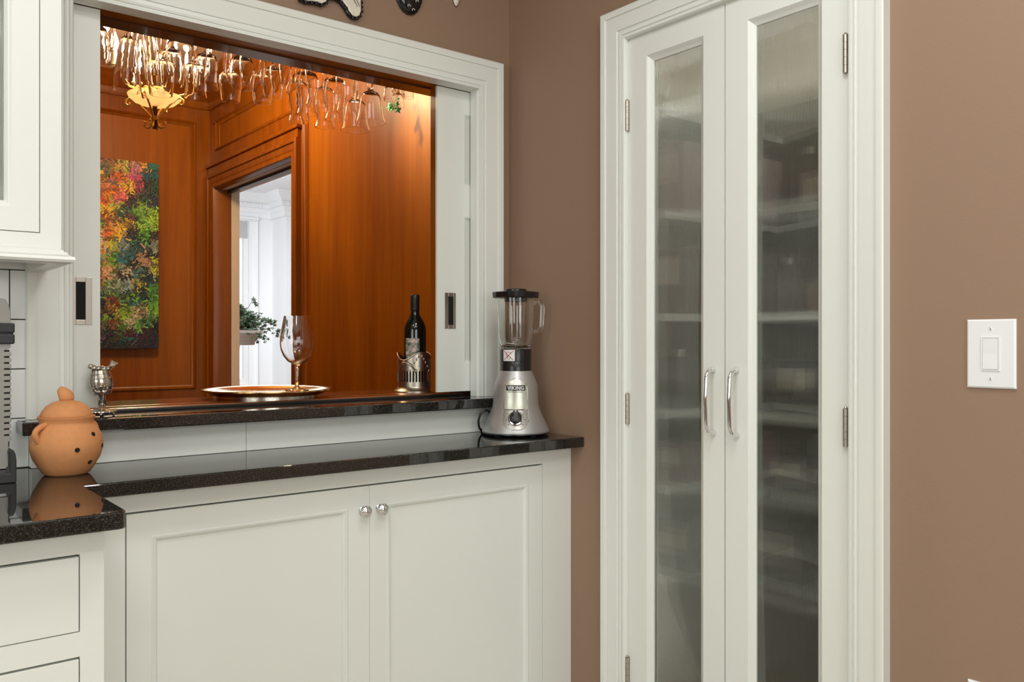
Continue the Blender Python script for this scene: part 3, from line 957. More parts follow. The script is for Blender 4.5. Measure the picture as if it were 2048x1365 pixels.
rs = np.random.RandomState(3)
nx, nz = 150, 318
ax = np.array([pxY(a[0], a[1], YB - .04)[0] for a in ANC])
az = np.array([pxY(a[0], a[1], YB - .04)[2] for a in ANC])
ac = .88 * np.array([[s2l(c) for c in a[2:]] for a in ANC])
mirror = 2 * 1.165 - ax
ax = np.concatenate([ax, mirror])
az = np.concatenate([az, Z0 + (az - Z0 + .17 * (Z1 - Z0)) % (Z1 - Z0)])
ac = np.concatenate([ac, ac])
gx, gz = np.meshgrid((np.arange(nx) + .5) / nx, (np.arange(nz) + .5) / nz)
wx = X0 + gx * (X1 - X0)
wz = Z0 + gz * (Z1 - Z0)


def smooth_noise(shape, ky, kx):
    a = rs.rand(shape[0] // ky + 3, shape[1] // kx + 3)
    yy = np.arange(shape[0]) / ky
    xx = np.arange(shape[1]) / kx
    y0 = yy.astype(int)
    x0 = xx.astype(int)
    fy = (yy - y0)[:, None]
    fx = (xx - x0)[None, :]
    g = lambda i, j: a[np.ix_(y0 + i, x0 + j)]
    return (g(0, 0) * (1 - fy) + g(1, 0) * fy) * (1 - fx) + (g(0, 1) * (1 - fy) + g(1, 1) * fy) * fx


shp = (nz, nx)
jx = (smooth_noise(shp, 2, 4) - .5) * .05 + (smooth_noise(shp, 9, 11) - .5) * .04
jz = (smooth_noise(shp, 4, 2) - .5) * .05 + (smooth_noise(shp, 11, 9) - .5) * .04
d2 = ((wx + jx)[..., None] - ax) ** 2 + ((wz + jz)[..., None] - az) ** 2
pc = ac[np.argmin(d2, -1)] * .8
dark = smooth_noise(shp, 5, 6) < .42
pc[dark] *= .35
for k in range(3200):
    ux, uz = X0 + rs.rand() * (X1 - X0), Z0 + rs.rand() * (Z1 - Z0)
    q = np.argmin((ux + rs.randn() * .016 - ax) ** 2 + (uz + rs.randn() * .016 - az) ** 2)
    col = np.clip(ac[q] * rs.uniform(.12, 1.5) + rs.uniform(-.02, .03, 3), 0, 1)
    an = rs.uniform(0, PI)
    ln, wd_ = rs.uniform(.006, .020), rs.uniform(.0016, .0042)
    i0, j0 = int((ux - X0) / (X1 - X0) * nx), int((uz - Z0) / (Z1 - Z0) * nz)
    a0, a1, b0, b1 = max(0, i0 - 7), min(nx, i0 + 8), max(0, j0 - 7), min(nz, j0 + 8)
    du, dv = wx[b0:b1, a0:a1] - ux, wz[b0:b1, a0:a1] - uz
    msk = (np.abs(du * math.cos(an) + dv * math.sin(an)) < ln) & (np.abs(-du * math.sin(an) + dv * math.cos(an)) < wd_)
    pc[b0:b1, a0:a1][msk] = col
pc = np.clip(pc * (.75 + .5 * rs.rand(nz, nx))[..., None], 0, 1)
vs = [(X0 + (X1 - X0) * i / nx, YB - .0385 - .0015 * rs.rand(), Z0 + (Z1 - Z0) * j / nz) for j in range(nz + 1) for i in range(nx + 1)]
fs = [(j * (nx + 1) + i, j * (nx + 1) + i + 1, (j + 1) * (nx + 1) + i + 1, (j + 1) * (nx + 1) + i) for j in range(nz) for i in range(nx)]
pm, pt, pb = bsdf('oil_paint')
at = pt.nodes.new('ShaderNodeVertexColor')
at.layer_name = 'paint'
pt.links.new(at.outputs['Color'], pb.inputs['Base Color'])
pb.inputs['Roughness'].default_value = .45
po = obj('paint_layer', MB().add(vs, fs), pm, pa)
ca = po.data.color_attributes.new('paint', 'FLOAT_COLOR', 'CORNER')
buf = np.ones((nx * nz, 4, 4), np.float32)
buf[:, :, :3] = pc.reshape(-1, 1, 3)
ca.data.foreach_set('color', buf.ravel())
sg = MB()
SIG = [[(241, 667), (245, 673), (250, 678)], [(242, 680), (247, 682), (252, 684)], [(254, 675), (252, 679), (256, 681), (258, 677), (254, 675)], [(260, 676), (258, 684), (262, 680), (263, 675), (261, 677)],
       [(264, 680), (265, 675), (266, 680), (267, 676), (268, 679)], [(277, 667), (272, 673), (276, 676), (270, 683), (263, 692), (265, 687)]]
for stv in SIG:
    sg.tube([pxY(x, y, YB - .0412) for x, y in stv], .0032, 6, flat=.5)
obj('signature', sg, 'teal', pa)

# ------------------------------------------------------------------ glass rack over the ledge
rk = thing('glass_rack', 'dark wooden rack holding upturned stemware above the ledge', 'rack', (1.0, 2.6, 2.2))
RZ = 2.186
obj('board', MB().box(.10, 1.74, 2.364, 2.86, RZ + .024, RZ + .05), 'wood_trim', rk)
GL = []


def gprof(outer, th, bowl_n):
    # outer profile from the rim (z=0) to the foot; inner wall offset over the first bowl_n points
    inner = []
    for i in range(bowl_n - 1, -1, -1):
        r, z = outer[i]
        inner.append((max(r - th, .0004), z if i == 0 else z - (th if i >= bowl_n - 2 else 0)))
    top = outer[bowl_n - 1]
    return outer + [(0, outer[-1][1])], [(0, top[1] - th * 1.5)] + inner


def foot(z, h, r):
    return [(.0042, z + .012), (.0036, (z + h) / 2), (.0044, h - .012), (.012, h - .007), (r * .6, h - .0042), (r, h - .003), (r, h - .0015)]


def glass_mesh(kind, h):
    T = .0017
    if kind == 'pilsner':
        o = [(.0405, 0), (.0395, .025), (.0355, .055), (.0300, .085), (.0262, .110), (.0235, .135), (.019, .152), (.010, .163)]
    elif kind == 'wine':
        o = [(.0335, 0), (.0365, .022), (.0392, .050), (.0385, .070), (.0340, .088), (.0240, .102), (.0100, .111)]
    elif kind == 'white_wine':
        o = [(.0330, 0), (.0360, .025), (.0375, .050), (.0350, .072), (.0270, .090), (.0110, .101)]
    elif kind == 'crystal':
        o = [(.0355, 0), (.0325, .012), (.0300, .030), (.0295, .055), (.0300, .085), (.0270, .100), (.0110, .108)]
    elif kind == 'goblet':
        o = [(.0285, 0), (.0310, .020), (.0340, .048), (.0350, .066), (.0310, .082), (.0200, .093), (.0090, .099)]
    elif kind == 'hurricane':
        o = [(.0345, 0), (.0310, .012), (.0275, .030), (.0282, .048), (.0330, .072), (.0372, .098), (.0360, .115), (.0280, .130), (.0120, .139)]
    elif kind == 'bell':
        o = [(.0500, 0), (.0465, .010), (.0410, .030), (.0375, .055), (.0345, .080), (.0270, .096), (.0120, .104)]
    else:
        o = [(.0200, 0), (.0215, .018), (.0200, .036), (.0120, .050), (.0060, .055)]
    zb = o[-1][1]
    if kind == 'bell':
        st = [(.0085, zb + .004), (.0115, zb + .010), (.0085, zb + .016), (.0110, zb + .022), (.0080, zb + .028), (.0105, zb + .034), (.006, zb + .042)]
    elif kind == 'hurricane':
        st = [(.0075, zb + .004), (.0100, zb + .010), (.006, zb + .016)]
    else:
        st = []
    full = o + st + foot(st[-1][1] if st else zb, h, .030 if kind != 'cordial' else .02)
    out, inn = gprof(full, T, len(o))
    fn = None
    if kind == 'crystal':
        fn = lambda a, z: 1 + (.03 * math.cos(14 * a) * (1 if .045 < z < .105 else .15))
    mb = MB().lathe(out[:-1] + [(0, h)] + inn, 36, fn=None if not fn else fn)
    # close the rim
    n = 36
    last = len(mb.v)
    mb.f += [(k, (k + 1) % n, last - n + (k + 1) % n, last - n + k) for k in range(n)]
    return mb


ROWS = [('white_wine', [(200, 97, 2.48), (193, 120, 2.595)], 'plain wine glass half hidden by the hatch door with the figurine'),
        ('pilsner', [(290, 145, 2.48), (273, 163, 2.595), (254, 180, 2.71)], 'tall tapering beer glass hung before the chandelier'),
        ('wine', [(360, 164, 2.48), (343, 172, 2.60), (322, 176, 2.72)], 'round-bowled wine glass hung beside the beer glasses'),
        ('crystal', [(433, 158, 2.48), (413, 180, 2.595), (391, 195, 2.71)], 'cut crystal goblet hung upside down'),
        ('white_wine', [(505, 165, 2.48), (485, 171, 2.58)], 'thin plain wine glass hung beside the crystal'),
        ('goblet', [(461, 204, 2.72)], 'plain water goblet hanging alone below the thin wine glasses'),
        ('goblet', [(581, 167, 2.48), (562, 181, 2.565), (546, 195, 2.65), (525, 208, 2.735)], 'small plain goblet of the row of four'),
        ('hurricane', [(634, 211, 2.48), (615, 228, 2.595), (597, 245, 2.71)], 'curvy hurricane glass next to the small goblets'),
        ('hurricane', [(694, 223, 2.48), (671, 240, 2.595), (650, 255, 2.71)], 'curvy hurricane glass next to the bell-shaped ones'),
        ('bell', [(741, 246, 2.48), (711, 261, 2.605)], 'large bell-shaped glass with ringed stem'),
        ('cordial', [(796, 196, 2.50), (816, 199, 2.53), (779, 200, 2.60), (797, 203, 2.66)], 'tiny cordial glass hung by the ivy sprig')]
NM = {'pilsner': 'beer_glass', 'wine': 'wine_glass', 'white_wine': 'wine_glass', 'crystal': 'crystal_goblet', 'goblet': 'water_goblet', 'hurricane': 'hurricane_glass', 'bell': 'bell_glass', 'cordial': 'cordial_glass'}
FOOTZ = RZ + .012
rail_x = {}
for ri, (kind, lst, lab) in enumerate(ROWS):
    P = [pxY(*q) for q in lst]
    zr = sum(p[2] for p in P) / len(P)
    me = None
    for p in P:
        if me is None:
            o = obj(NM[kind], glass_mesh(kind, FOOTZ - zr), 'thin_dusty', smooth=55)
            me = o
        else:
            o = me.copy()
            COL.objects.link(o)
        o.location = (p[0], p[1], zr)
        k = P.index(p)
        pos = '' if len(P) == 1 else (', nearest the hatch frame' if k == 0 else (', deepest in its row' if k == len(P) - 1 else (', second in its row' if k == 1 else ', third in its row')))
        tag(o, lab + pos, 'glass', 'stemware hanging in the rack')
    xm = sum(p[0] for p in P) / len(P)
    rail_x[ri] = xm
for ri in range(len(ROWS)):
    r = .034 if ROWS[ri][0] != 'cordial' else .0235
    for p in [pxY(*q) for q in ROWS[ri][1]]:
        hb = MB()
        for s_ in (-1, 1):
            e0, e1 = sorted((p[0] + s_ * r, p[0] + s_ * (r + .003)))
            hb.box(e0, e1, p[1] - .03, p[1] + .03, FOOTZ - .0115, RZ + .0238)
            e0, e1 = sorted((p[0] + s_ * r, p[0] + s_ * .0130))
            hb.box(e0, e1, p[1] - .03, p[1] + .03, FOOTZ - .0115, FOOTZ - .0075)
        obj('hanger', hb, 'wood_dark', rk)

# puck light under the rack, washing the panelled wall
pk = thing('puck_light', 'small round spotlight under the glass rack beside the panelled wall', 'light', (1.50, 2.80, RZ))
obj('housing', MB().lathe([(0, .024), (.032, .024), (.032, .006), (.026, 0), (.024, .004), (0, .004)], 24, (1.50, 2.80, RZ)), 'steel', pk, smooth=40)
obj('lens', MB().lathe([(0, .0036), (.0235, .0036), (.0235, .001), (0, .001)], 24, (1.50, 2.80, RZ)), emit('puck_lens', (1, .85, .6), 12), pk)
sp = bpy.data.lights.new('puck_light_beam', 'SPOT')
sp.energy = 9
sp.color = (1, .82, .56)
sp.spot_size = math.radians(105)
sp.spot_blend = .8
sp.shadow_soft_size = .008
spo = bpy.data.objects.new('puck_light_beam', sp)
COL.objects.link(spo)
spo.location = (1.50, 2.80, RZ - .004)
spo.rotation_euler = (Vector((1.76, 2.74, 2.06)) - Vector(spo.location)).to_track_quat('-Z', 'Y').to_euler()

# ivy sprig hanging from the rack by the wall
ip = pxY(787, 213, 2.80)
isg = thing('ivy_sprig', 'small green ivy sprig hanging among the stemware', 'plant', ip)
obj('stem', MB().tube([(ip[0] + .01, ip[1] + .02, RZ + .02), (ip[0] + .02, ip[1] + .01, ip[2] + .07), (ip[0], ip[1], ip[2] + .02), (ip[0] - .012, ip[1], ip[2] - .01)], .0015, 6), 'stem', isg)
for k, (dx, dz, sz, ro) in enumerate([(-.022, -.010, .018, .4), (-.016, .004, .014, 2.0), (.012, .014, .018, 3.2), (.022, -.006, .018, 5.0), (.006, -.004, .014, 1.2), (.03, .045, .015, 2.4)]):
    q = MB()
    add_leaf(q, Vector((ip[0] + dx, ip[1] - .01 + .006 * k, ip[2] + dz)), sz, (-.55, -.75, .25), ro)
    obj('leaf', q, plain('ivy_sprig_green', (.04, .15, .045), .45), isg)

# ------------------------------------------------------------------ chandelier
CXx, CYy = 1.053, 3.73
zb = 2.097
ch = thing('chandelier', 'gilt scroll-armed chandelier with alabaster bowl and lit candle bulbs', 'chandelier', (CXx, CYy, zb))
obj('centre_bar', MB().box(CXx - .009, CXx + .009, CYy - .004, CYy + .004, zb, 2.33).box(CXx - .006, CXx + .006, CYy - .006, CYy + .006, 2.33, 2.70), 'dark_bronze', ch, bevel=.001)
obj('collar', MB().lathe([(.011, .036), (.013, .038), (.013, .052), (.011, .054)], 16, (CXx, CYy, zb)), 'gold', ch, smooth=40)
obj('canopy', MB().lathe([(0, .634), (.06, .634), (.055, .62), (.02, .605), (0, .605)], 24, (CXx, CYy, zb)), 'gold', ch, smooth=40)
zr = 2.232
obj('bowl', MB().lathe([(0, 2.192 - zb), (.04, 2.194 - zb), (.08, 2.206 - zb), (.104, 2.228 - zb), (.107, 2.236 - zb), (.103, 2.236 - zb), (.078, 2.212 - zb), (.04, 2.200 - zb), (0, 2.198 - zb)], 36, (CXx, CYy, zb)), 'alabaster', ch, smooth=60)
obj('ring', MB().tube([(CXx + .045 * math.cos(a * PI / 12), CYy + .045 * math.sin(a * PI / 12), 2.262) for a in range(24)], .004, 8, closed=True), 'gold', ch, smooth=60)
for k in range(4):
    a = k * PI / 2 + math.radians(-38.6)
    c, s = math.cos(a), math.sin(a)
    pth = []
    for i in range(15):          # lower curl
        q = -PI * .2 + i / 14 * PI * 1.55
        r = .020 * (1 - .45 * (1 - i / 14))
        pth.append((.030 - r * math.cos(q - .6), .014 + r * math.sin(q - .6) * -1))
    low = [(.047, .024), (.044, .030), (.037, .028), (.037, .020), (.044, .012), (.036, .006), (.024, .005), (.015, .014), (.011, .030)]
    up = [(.011, .042), (.018, .055), (.032, .070), (.052, .090), (.074, .112), (.092, .126), (.108, .130), (.121, .122), (.123, .108), (.114, .099), (.105, .104), (.107, .113)]
    pts = [(CXx + r * c, CYy + r * s, zb + z) for r, z in low + up]
    am = obj('arm', MB().tube(pts, .0042, 8), 'gold', ch, smooth=60)
    a2 = a + PI / 4
    c, s = math.cos(a2), math.sin(a2)
    up2 = [(.012, .165), (.045, .158), (.100, .160), (.150, .180), (.165, .200), (.165, .225)]
    ar = obj('candle_arm', MB().tube([(CXx + r * c, CYy + r * s, zb + z) for r, z in up2], .0045, 8), 'gold', ch, smooth=60)
    bx, by = CXx + .165 * c, CYy + .165 * s
    obj('candle_sleeve', MB().lathe([(0, .222), (.022, .226), (.024, .230), (.011, .232), (.011, .290), (0, .290)], 16, (bx, by, zb)), 'ceramic_w', ar, smooth=40)
    obj('bulb', MB().lathe([(0, .291), (.008, .292), (.016, .310), (.0175, .325), (.013, .345), (.005, .365), (0, .370)], 16, (bx, by, zb)), 'bulb', ar, smooth=60)
    point('candle_bulb_light', (bx, by, zb + .40), 10.5, (1, .76, .45), .03)

# ------------------------------------------------------------------ things on the ledge: tray, wine glass, bottle in coaster
ZB = 1.0342
tx, ty = pxY(535, 790, 2.44)[:2]
tr = thing('serving_tray', 'round polished gilt-edged tray on the ledge', 'tray', (tx, ty, ZB))
obj('dish', MB().lathe([(0, .013), (.150, .013), (.160, .014), (.178, .024), (.187, .0275), (.190, .0265), (.190, .0235), (.176, .0190), (.160, .0105), (0, .0100)], 64, (tx, ty, ZB)),
    plain('tray_metal', (.72, .50, .22), .18, 1.0), tr, smooth=50)
obj('foot_ring', MB().lathe([(.140, 0), (.146, 0), (.146, .0099), (.140, .0099)], 64, (tx, ty, ZB), closed=True), 'silver', tr, smooth=40)
gx_, gy_ = pxY(594, 780, 2.50)[:2]
gh = .2345
wo = [(.040, gh), (.0455, gh - .030), (.0510, gh - .062), (.0525, gh - .085), (.0500, gh - .105), (.0425, gh - .125), (.0300, gh - .141), (.0150, gh - .150), (.0065, gh - .157), (.0048, gh - .175), (.0045, .045), (.0055, .018),
      (.011, .0085), (.022, .0045), (.036, .0025), (.037, .0010), (.036, 0)]
inn = [(0, gh - .1475), (.0130, gh - .1465), (.0285, gh - .1390), (.0410, gh - .1235), (.0485, gh - .1040), (.0511, gh - .085), (.0496, gh - .062), (.0441, gh - .030), (.0387, gh)]
g = MB().lathe(wo + [(0, 0)], 48)
g.lathe(inn, 48)
n = 48
last = len(g.v)
g.f += [(k, (k + 1) % n, last - n + (k + 1) % n, last - n + k) for k in range(n)]
wg = obj('wine_glass', g, 'thin', smooth=55)
wg.location = (gx_, gy_, ZB + .0133)
tag(wg, 'large empty wine glass standing upright on the tray', 'glass')

bx, by = pxY(830, 780, 2.43)[:2]
cs = thing('bottle_coaster', 'pierced antique silver bottle holder on the ledge', 'bottle holder', (bx, by, ZB))
obj('base', MB().lathe([(0, 0), (.070, 0), (.070, .003), (.066, .007), (.060, .012), (.058, .018), (.0562, .018), (.0562, .006), (0, .006)], 48, (bx, by, ZB)), 'pewter', cs, smooth=40)
cs_ang = math.atan2(-by, -bx)
R = .0585


def wave(a):
    return .118 + .013 * math.cos(3 * (a - cs_ang - .35))


nA = 144
gw = MB()
vs, fs = [], []
zl = [.0182, .030, .034, .070, .074, .085]
for i in range(nA):
    a = 2 * PI * i / nA
    ht = wave(a)
    for r in (R, R - .0015):
        for z in zl + [ht]:
            vs.append((bx + r * math.cos(a), by + r * math.sin(a), ZB + z))
m = len(zl) + 1
for i in range(nA):
    j = (i + 1) % nA
    for q in range(m - 1):
        if q == 2 and i % 4 in (0, 1):
            for A, B in (((i, q), (i, q + 1)), ((j, q), (j, q + 1))):
                if (A[0] == i and (i % 4) == 0) or (A[0] == j and (i % 4) == 1):
                    fs.append((A[0] * 2 * m + A[1], B[0] * 2 * m + B[1], B[0] * 2 * m + m + B[1], A[0] * 2 * m + m + A[1]))
            continue
        for k in (0, 1):
            b0 = k * m
            fs.append((i * 2 * m + b0 + q, j * 2 * m + b0 + q, j * 2 * m + b0 + q + 1, i * 2 * m + b0 + q + 1))
    fs.append((i * 2 * m + m - 1, j * 2 * m + m - 1, j * 2 * m + 2 * m - 1, i * 2 * m + 2 * m - 1))
obj('gallery', gw.add(vs, fs), 'pewter', cs, smooth=40)
rope = [(bx + (R + .0002) * math.cos(2 * PI * i / 160), by + (R + .0002) * math.sin(2 * PI * i / 160), ZB + wave(2 * PI * i / 160)) for i in range(160)]
obj('rope_edge', MB().tube(rope, [.0026 if i % 2 else .0019 for i in range(160)], 8, closed=True), 'pewter', cs, smooth=60)
sw = MB()
for s in (-1, 1):
    for k in range(5):
        a = cs_ang + .30 + s * (.10 + .12 * k)
        sw.sphere((bx + (R + .001) * math.cos(a), by + (R + .001) * math.sin(a), ZB + .118 - .008 * k - .002 * k * k * .5), .0042, 10, (.6, .6, 1.3))
obj('garland', sw, 'pewter', cs, smooth=60)
hp = []
for i in range(17):
    u = i / 16
    a = cs_ang - .95 + 1.0 * u
    hp.append((bx + (R + .003 + .010 * math.sin(PI * u)) * math.cos(a), by + (R + .003 + .010 * math.sin(PI * u)) * math.sin(a), ZB + .082 + .022 * math.sin(PI * u) - .012 * u))
obj('handle', MB().tube(hp, [.0026 if i % 2 else .0033 for i in range(17)], 8).sphere(hp[-1], .0065, 10, (.7, .7, 1.2)), 'pewter', cs, smooth=60)

bo = thing('wine_bottle', 'dark wine bottle with black capsule standing in the silver holder', 'bottle', (bx, by, ZB + .0065))
zb_ = ZB + .0065
obj('glass_body', MB().lathe([(0, .004), (.033, 0), (.0368, .004), (.0370, .01), (.0370, .195), (.0362, .208), (.0325, .222), (.0250, .236), (.0175, .247), (.0145, .258), (.0140, .265), (0, .265)], 40, (bx, by, zb_)), 'bottle', bo, smooth=60)
obj('capsule', MB().lathe([(.0145, .2655), (.0150, .267), (.0147, .302), (.0152, .304), (.0152, .3165), (.0140, .318), (0, .318)], 28, (bx, by, zb_)), 'foil', bo, smooth=50)


def label_mat():
    m, t, b = bsdf('bottle_label_print')
    N = t.nodes
    tc = N.new('ShaderNodeTexCoord')
    no = N.new('ShaderNodeTexNoise')
    no.inputs['Scale'].default_value = 55
    no.inputs['Detail'].default_value = 3
    t.links.new(tc.outputs['Object'], no.inputs['Vector'])
    cr = N.new('ShaderNodeValToRGB')
    e = cr.color_ramp.elements
    e[0].position = .38
    e[0].color = (.02, .03, .025, 1)
    e[1].position = .62
    e[1].color = (.60, .58, .50, 1)
    q = e.new(.48)
    q.color = (.14, .24, .16, 1)
    q = e.new(.54)
    q.color = (.42, .26, .24, 1)
    t.links.new(no.outputs['Fac'], cr.inputs[0])
    t.links.new(cr.outputs[0], b.inputs['Base Color'])
    b.inputs['Roughness'].default_value = .5
    return m


vs = []
for i in range(13):
    a = cs_ang - .55 - .75 + 1.3 * i / 12
    a = cs_ang - .95 + 1.35 * i / 12
    for z in (.07, .172):
        vs.append((bx + .0376 * math.cos(a), by + .0376 * math.sin(a), zb_ + z))
obj('label', MB().add(vs, [(2 * i, 2 * i + 1, 2 * i + 3, 2 * i + 2) for i in range(12)]), label_mat(), bo, smooth=60)

# ------------------------------------------------------------------ silver barrel figurine on the granite sill
fx, fy, fz = .500, 2.205, 1.0243
fg = thing('silver_figurine', 'silver cherub figurine carrying a barrel heaped with fruit on the sill', 'figurine', (fx, fy, fz))
obj('plinth', MB().lathe([(0, .007), (.030, .007), (.0345, .009), (.034, .012), (.020, .0145), (.010, .017), (0, .018)], 40, (fx, fy, fz), fn=lambda a, z: 1 + .03 * math.cos(20 * a)), 'silver', fg, smooth=50)
for k in range(4):
    a = cs_ang + k * PI / 2 + .3
    obj('ball_foot', MB().sphere((fx + .026 * math.cos(a), fy + .026 * math.sin(a), fz + .0048), .0047, 12), 'silver', fg, smooth=180)
# local frame: r = to the viewer's right, b = away from the viewer
rv = Vector((.905, -.425, 0))
bv = Vector((.425, .905, 0))
O = Vector((fx, fy, fz))


def fp(r, b, z):
    return O + rv * r + bv * b + Vector((0, 0, z))


br = MB().lathe([(0, -.028), (.018, -.028), (.0195, -.029), (.0212, -.022), (.0250, -.010), (.0262, 0), (.0250, .010), (.0212, .022), (.0195, .029), (.018, .0295), (.0172, .026), (0, .026)], 32)
br.xf(Matrix.Translation(fp(-.002, .004, .080)) @ Matrix.Rotation(math.radians(-6), 4, 'Y'))
bar = obj('barrel', br, 'silver', fg, smooth=40)
for zz, r in ((-.019, .0228), (-.009, .0256), (.010, .0254), (.020, .0224)):
    hb = MB().lathe([(r, -.0012), (r + .0008, -.0008), (r + .0008, .0008), (r, .0012)], 32)
    hb.xf(Matrix.Translation(fp(-.002, .004, .080)) @ Matrix.Rotation(math.radians(-6), 4, 'Y') @ Matrix.Translation((0, 0, zz)))
    obj('hoop', hb, 'silver', bar, smooth=40)
for (r, b, z, sz) in ((-.024, 0, .118, .0065), (-.017, .002, .114, .0075), (-.006, -.004, .113, .0068), (.006, -.003, .112, .0068), (.014, .003, .113, .006), (0, .008, .113, .007)):
    obj('fruit', MB().sphere(fp(r, b, z), sz, 12), 'silver', fg, smooth=180)
sc_ = MB()
for k in range(5):
    sc_.tube([fp(.014 + .001 * k, .001 * k, .112), fp(.020 + .0022 * k, 0, .122), fp(.022 + .0035 * k, 0, .134 - .002 * k)], [.0022, .0025, .0010], 6)
obj('corn_sheaf', sc_, 'silver', fg, smooth=60)
# cherub: one continuous skinned body
J = {'pel': (.004, -.004, .038, .0075), 'wst': (.004, -.006, .046, .0070), 'chs': (.004, -.010, .056, .0080), 'nck': (.004, -.013, .0635, .0040), 'hd': (.004, -.017, .0705, .0080), 'hd2': (.004, -.018, .0765, .0062),
     'kl': (-.001, -.010, .028, .0048), 'al': (.000, -.004, .019, .0033), 'kr': (.009, -.006, .028, .0048), 'ar': (.006, -.001, .019, .0033),
     'el': (-.009, -.012, .060, .0033), 'hl': (-.014, -.016, .069, .0026), 'er': (.016, -.012, .060, .0033), 'hr': (.019, -.014, .070, .0026)}
kk = list(J)
ed = [('pel', 'wst'), ('wst', 'chs'), ('chs', 'nck'), ('nck', 'hd'), ('hd', 'hd2'), ('pel', 'kl'), ('kl', 'al'), ('pel', 'kr'), ('kr', 'ar'), ('chs', 'el'), ('el', 'hl'), ('chs', 'er'), ('er', 'hr')]
me = bpy.data.meshes.new('cherub')
me.from_pydata([fp(J[k][0], J[k][1] - (.010 if J[k][2] > .03 else .003), J[k][2]) - O for k in kk], [(kk.index(a), kk.index(b)) for a, b in ed], [])
me.materials.append(M['silver'])
co = bpy.data.objects.new('cherub', me)
COL.objects.link(co)
co.parent = fg
co.modifiers.new('skin', 'SKIN')
for i, k in enumerate(kk):
    me.skin_vertices[0].data[i].radius = (J[k][3], J[k][3])
    me.skin_vertices[0].data[i].use_root = (k == 'pel')
sb = co.modifiers.new('sub', 'SUBSURF')
sb.levels = sb.render_levels = 2

# ------------------------------------------------------------------ terracotta garlic pot on the worktop
gx0_, gy0_ = pxY(133, 900, 2.040)[:2]
gz = .9153
gp = thing('garlic_pot', 'terracotta garlic pot with pierced belly and leaf-knobbed lid', 'pot', (gx0_, gy0_, gz))
BP = [(0, 0), (.040, 0), (.0465, .004), (.0560, .018), (.0660, .036), (.0715, .055), (.0722, .068), (.0690, .084), (.0625, .098), (.0555, .1065), (.0520, .1095), (.0522, .113), (.0548, .120), (.0562, .1225), (.0565, .1255), (.0520, .1260), (.048, .118), (0, .110)]
obj('body', MB().lathe(BP, 56, (gx0_, gy0_, gz)), 'terracotta', gp, smooth=60)
obj('lid', MB().lathe([(.0515, .1262), (.0518, .1285), (.0480, .137), (.0400, .1475), (.0280, .1555), (.0140, .1595), (0, .1605)], 48, (gx0_, gy0_, gz)), 'terracotta', gp, smooth=60)
kn = MB().lathe([(0, .158), (.0135, .159), (.0150, .164), (.0160, .172), (.0140, .180), (.0085, .186), (.003, .189), (0, .190)], 20)
rp = Vector((.898, -.44, 0))
kn.v = [tuple(Vector((x * 1.0 - (rp.x * .010 * max(0, (z - .165) / .025) ** 1.5), y * .75 - (rp.y * .010 * max(0, (z - .165) / .025) ** 1.5), z))) for x, y, z in kn.v]
kn.v = [(x + gx0_, y + gy0_, z + gz) for x, y, z in kn.v]
obj('leaf_knob', kn, 'terracotta', gp, smooth=180)
va = math.atan2(-gy0_, -gx0_)
for dlt in (-.86, -.86 + PI):
    a = va + dlt
    hp = []
    for i in range(15):
        u = i / 14
        q = PI * (1.05 * u - .02)
        rr = .0505 + .0120 * u + .020 * math.sin(q)
        hp.append((gx0_ + rr * math.cos(a), gy0_ + rr * math.sin(a), gz + .112 - .045 * u + .006 * math.sin(q)))
    obj('handle', MB().tube(hp, .0063, 10), 'terracotta', gp, smooth=60)


def prof_r(z):
    for (r0, z0), (r1, z1) in zip(BP[1:], BP[2:]):
        if z0 <= z <= z1:
            return r0 + (r1 - r0) * (z - z0) / max(z1 - z0, 1e-6)
    return .07


for da, hz in ((.285, .058), (.86, .088), (.80, .028), (1.30, .060), (-1.9, .058), (2.4, .06), (3.3, .05)):
    a = va + da
    r = prof_r(hz) + .0004
    e = .003
    sl = (prof_r(hz + e) - prof_r(hz - e)) / (2 * e)
    nv = Vector((math.cos(a), math.sin(a), -sl)).normalized()
    disc = MB().lathe([(0, -.003), (.0050, -.003), (.0050, .0004), (0, .0004)], 18)
    disc.xf(Matrix.Translation((gx0_ + r * math.cos(a), gy0_ + r * math.sin(a), gz + hz)) @ nv.to_track_quat('Z', 'Y').to_matrix().to_4x4())
    obj('vent_hole_shade', disc, 'hole_shade', gp)  # black disc drawn for the darkness inside a pierced hole

# ------------------------------------------------------------------ notched steel stand at the left edge
st = thing('notched_stand', 'notched steel bar stand with black clamp and foot on the worktop', 'kitchen stand', (.258, 2.0, .9153))
sy = 2.0
sz0 = .9153
xl, xr = .232, .2815
pts = [(xl, sz0 + .03), (xr - .004, sz0 + .03)]
zz = sz0 + .085
pts += [(xr - .004, zz - .004)]
while zz < sz0 + .262:
    for (dx, dz) in ((-.0005, 0), (.0012, .002), (.0012, .0065), (-.0005, .0085), (-.0105, .0087), (-.0118, .0098), (-.0118, .0113), (-.0105, .0120)):
        pts.append((xr + dx, zz + dz))
    zz += .0123
pts += [(xr, sz0 + .275), (xr, sz0 + .345), (xr - .003, sz0 + .362), (xr - .010, sz0 + .3735), (xr - .02, sz0 + .376), (xl + .02, sz0 + .376), (xl + .010, sz0 + .3735), (xl + .003, sz0 + .362), (xl, sz0 + .345)]
obj('notched_bar', MB().prism(pts, lambda u, v: (u, sy, v), lambda u, v: (u, sy + .010, v)), 'grey_steel', st, bevel=.0012)
obj('notch_shade_strip', MB().box(xr - .0145, xr - .0008, sy + .0102, sy + .016, sz0 + .07, sz0 + .27), 'black_soft', st)  # added black strip so that the notches look shaded
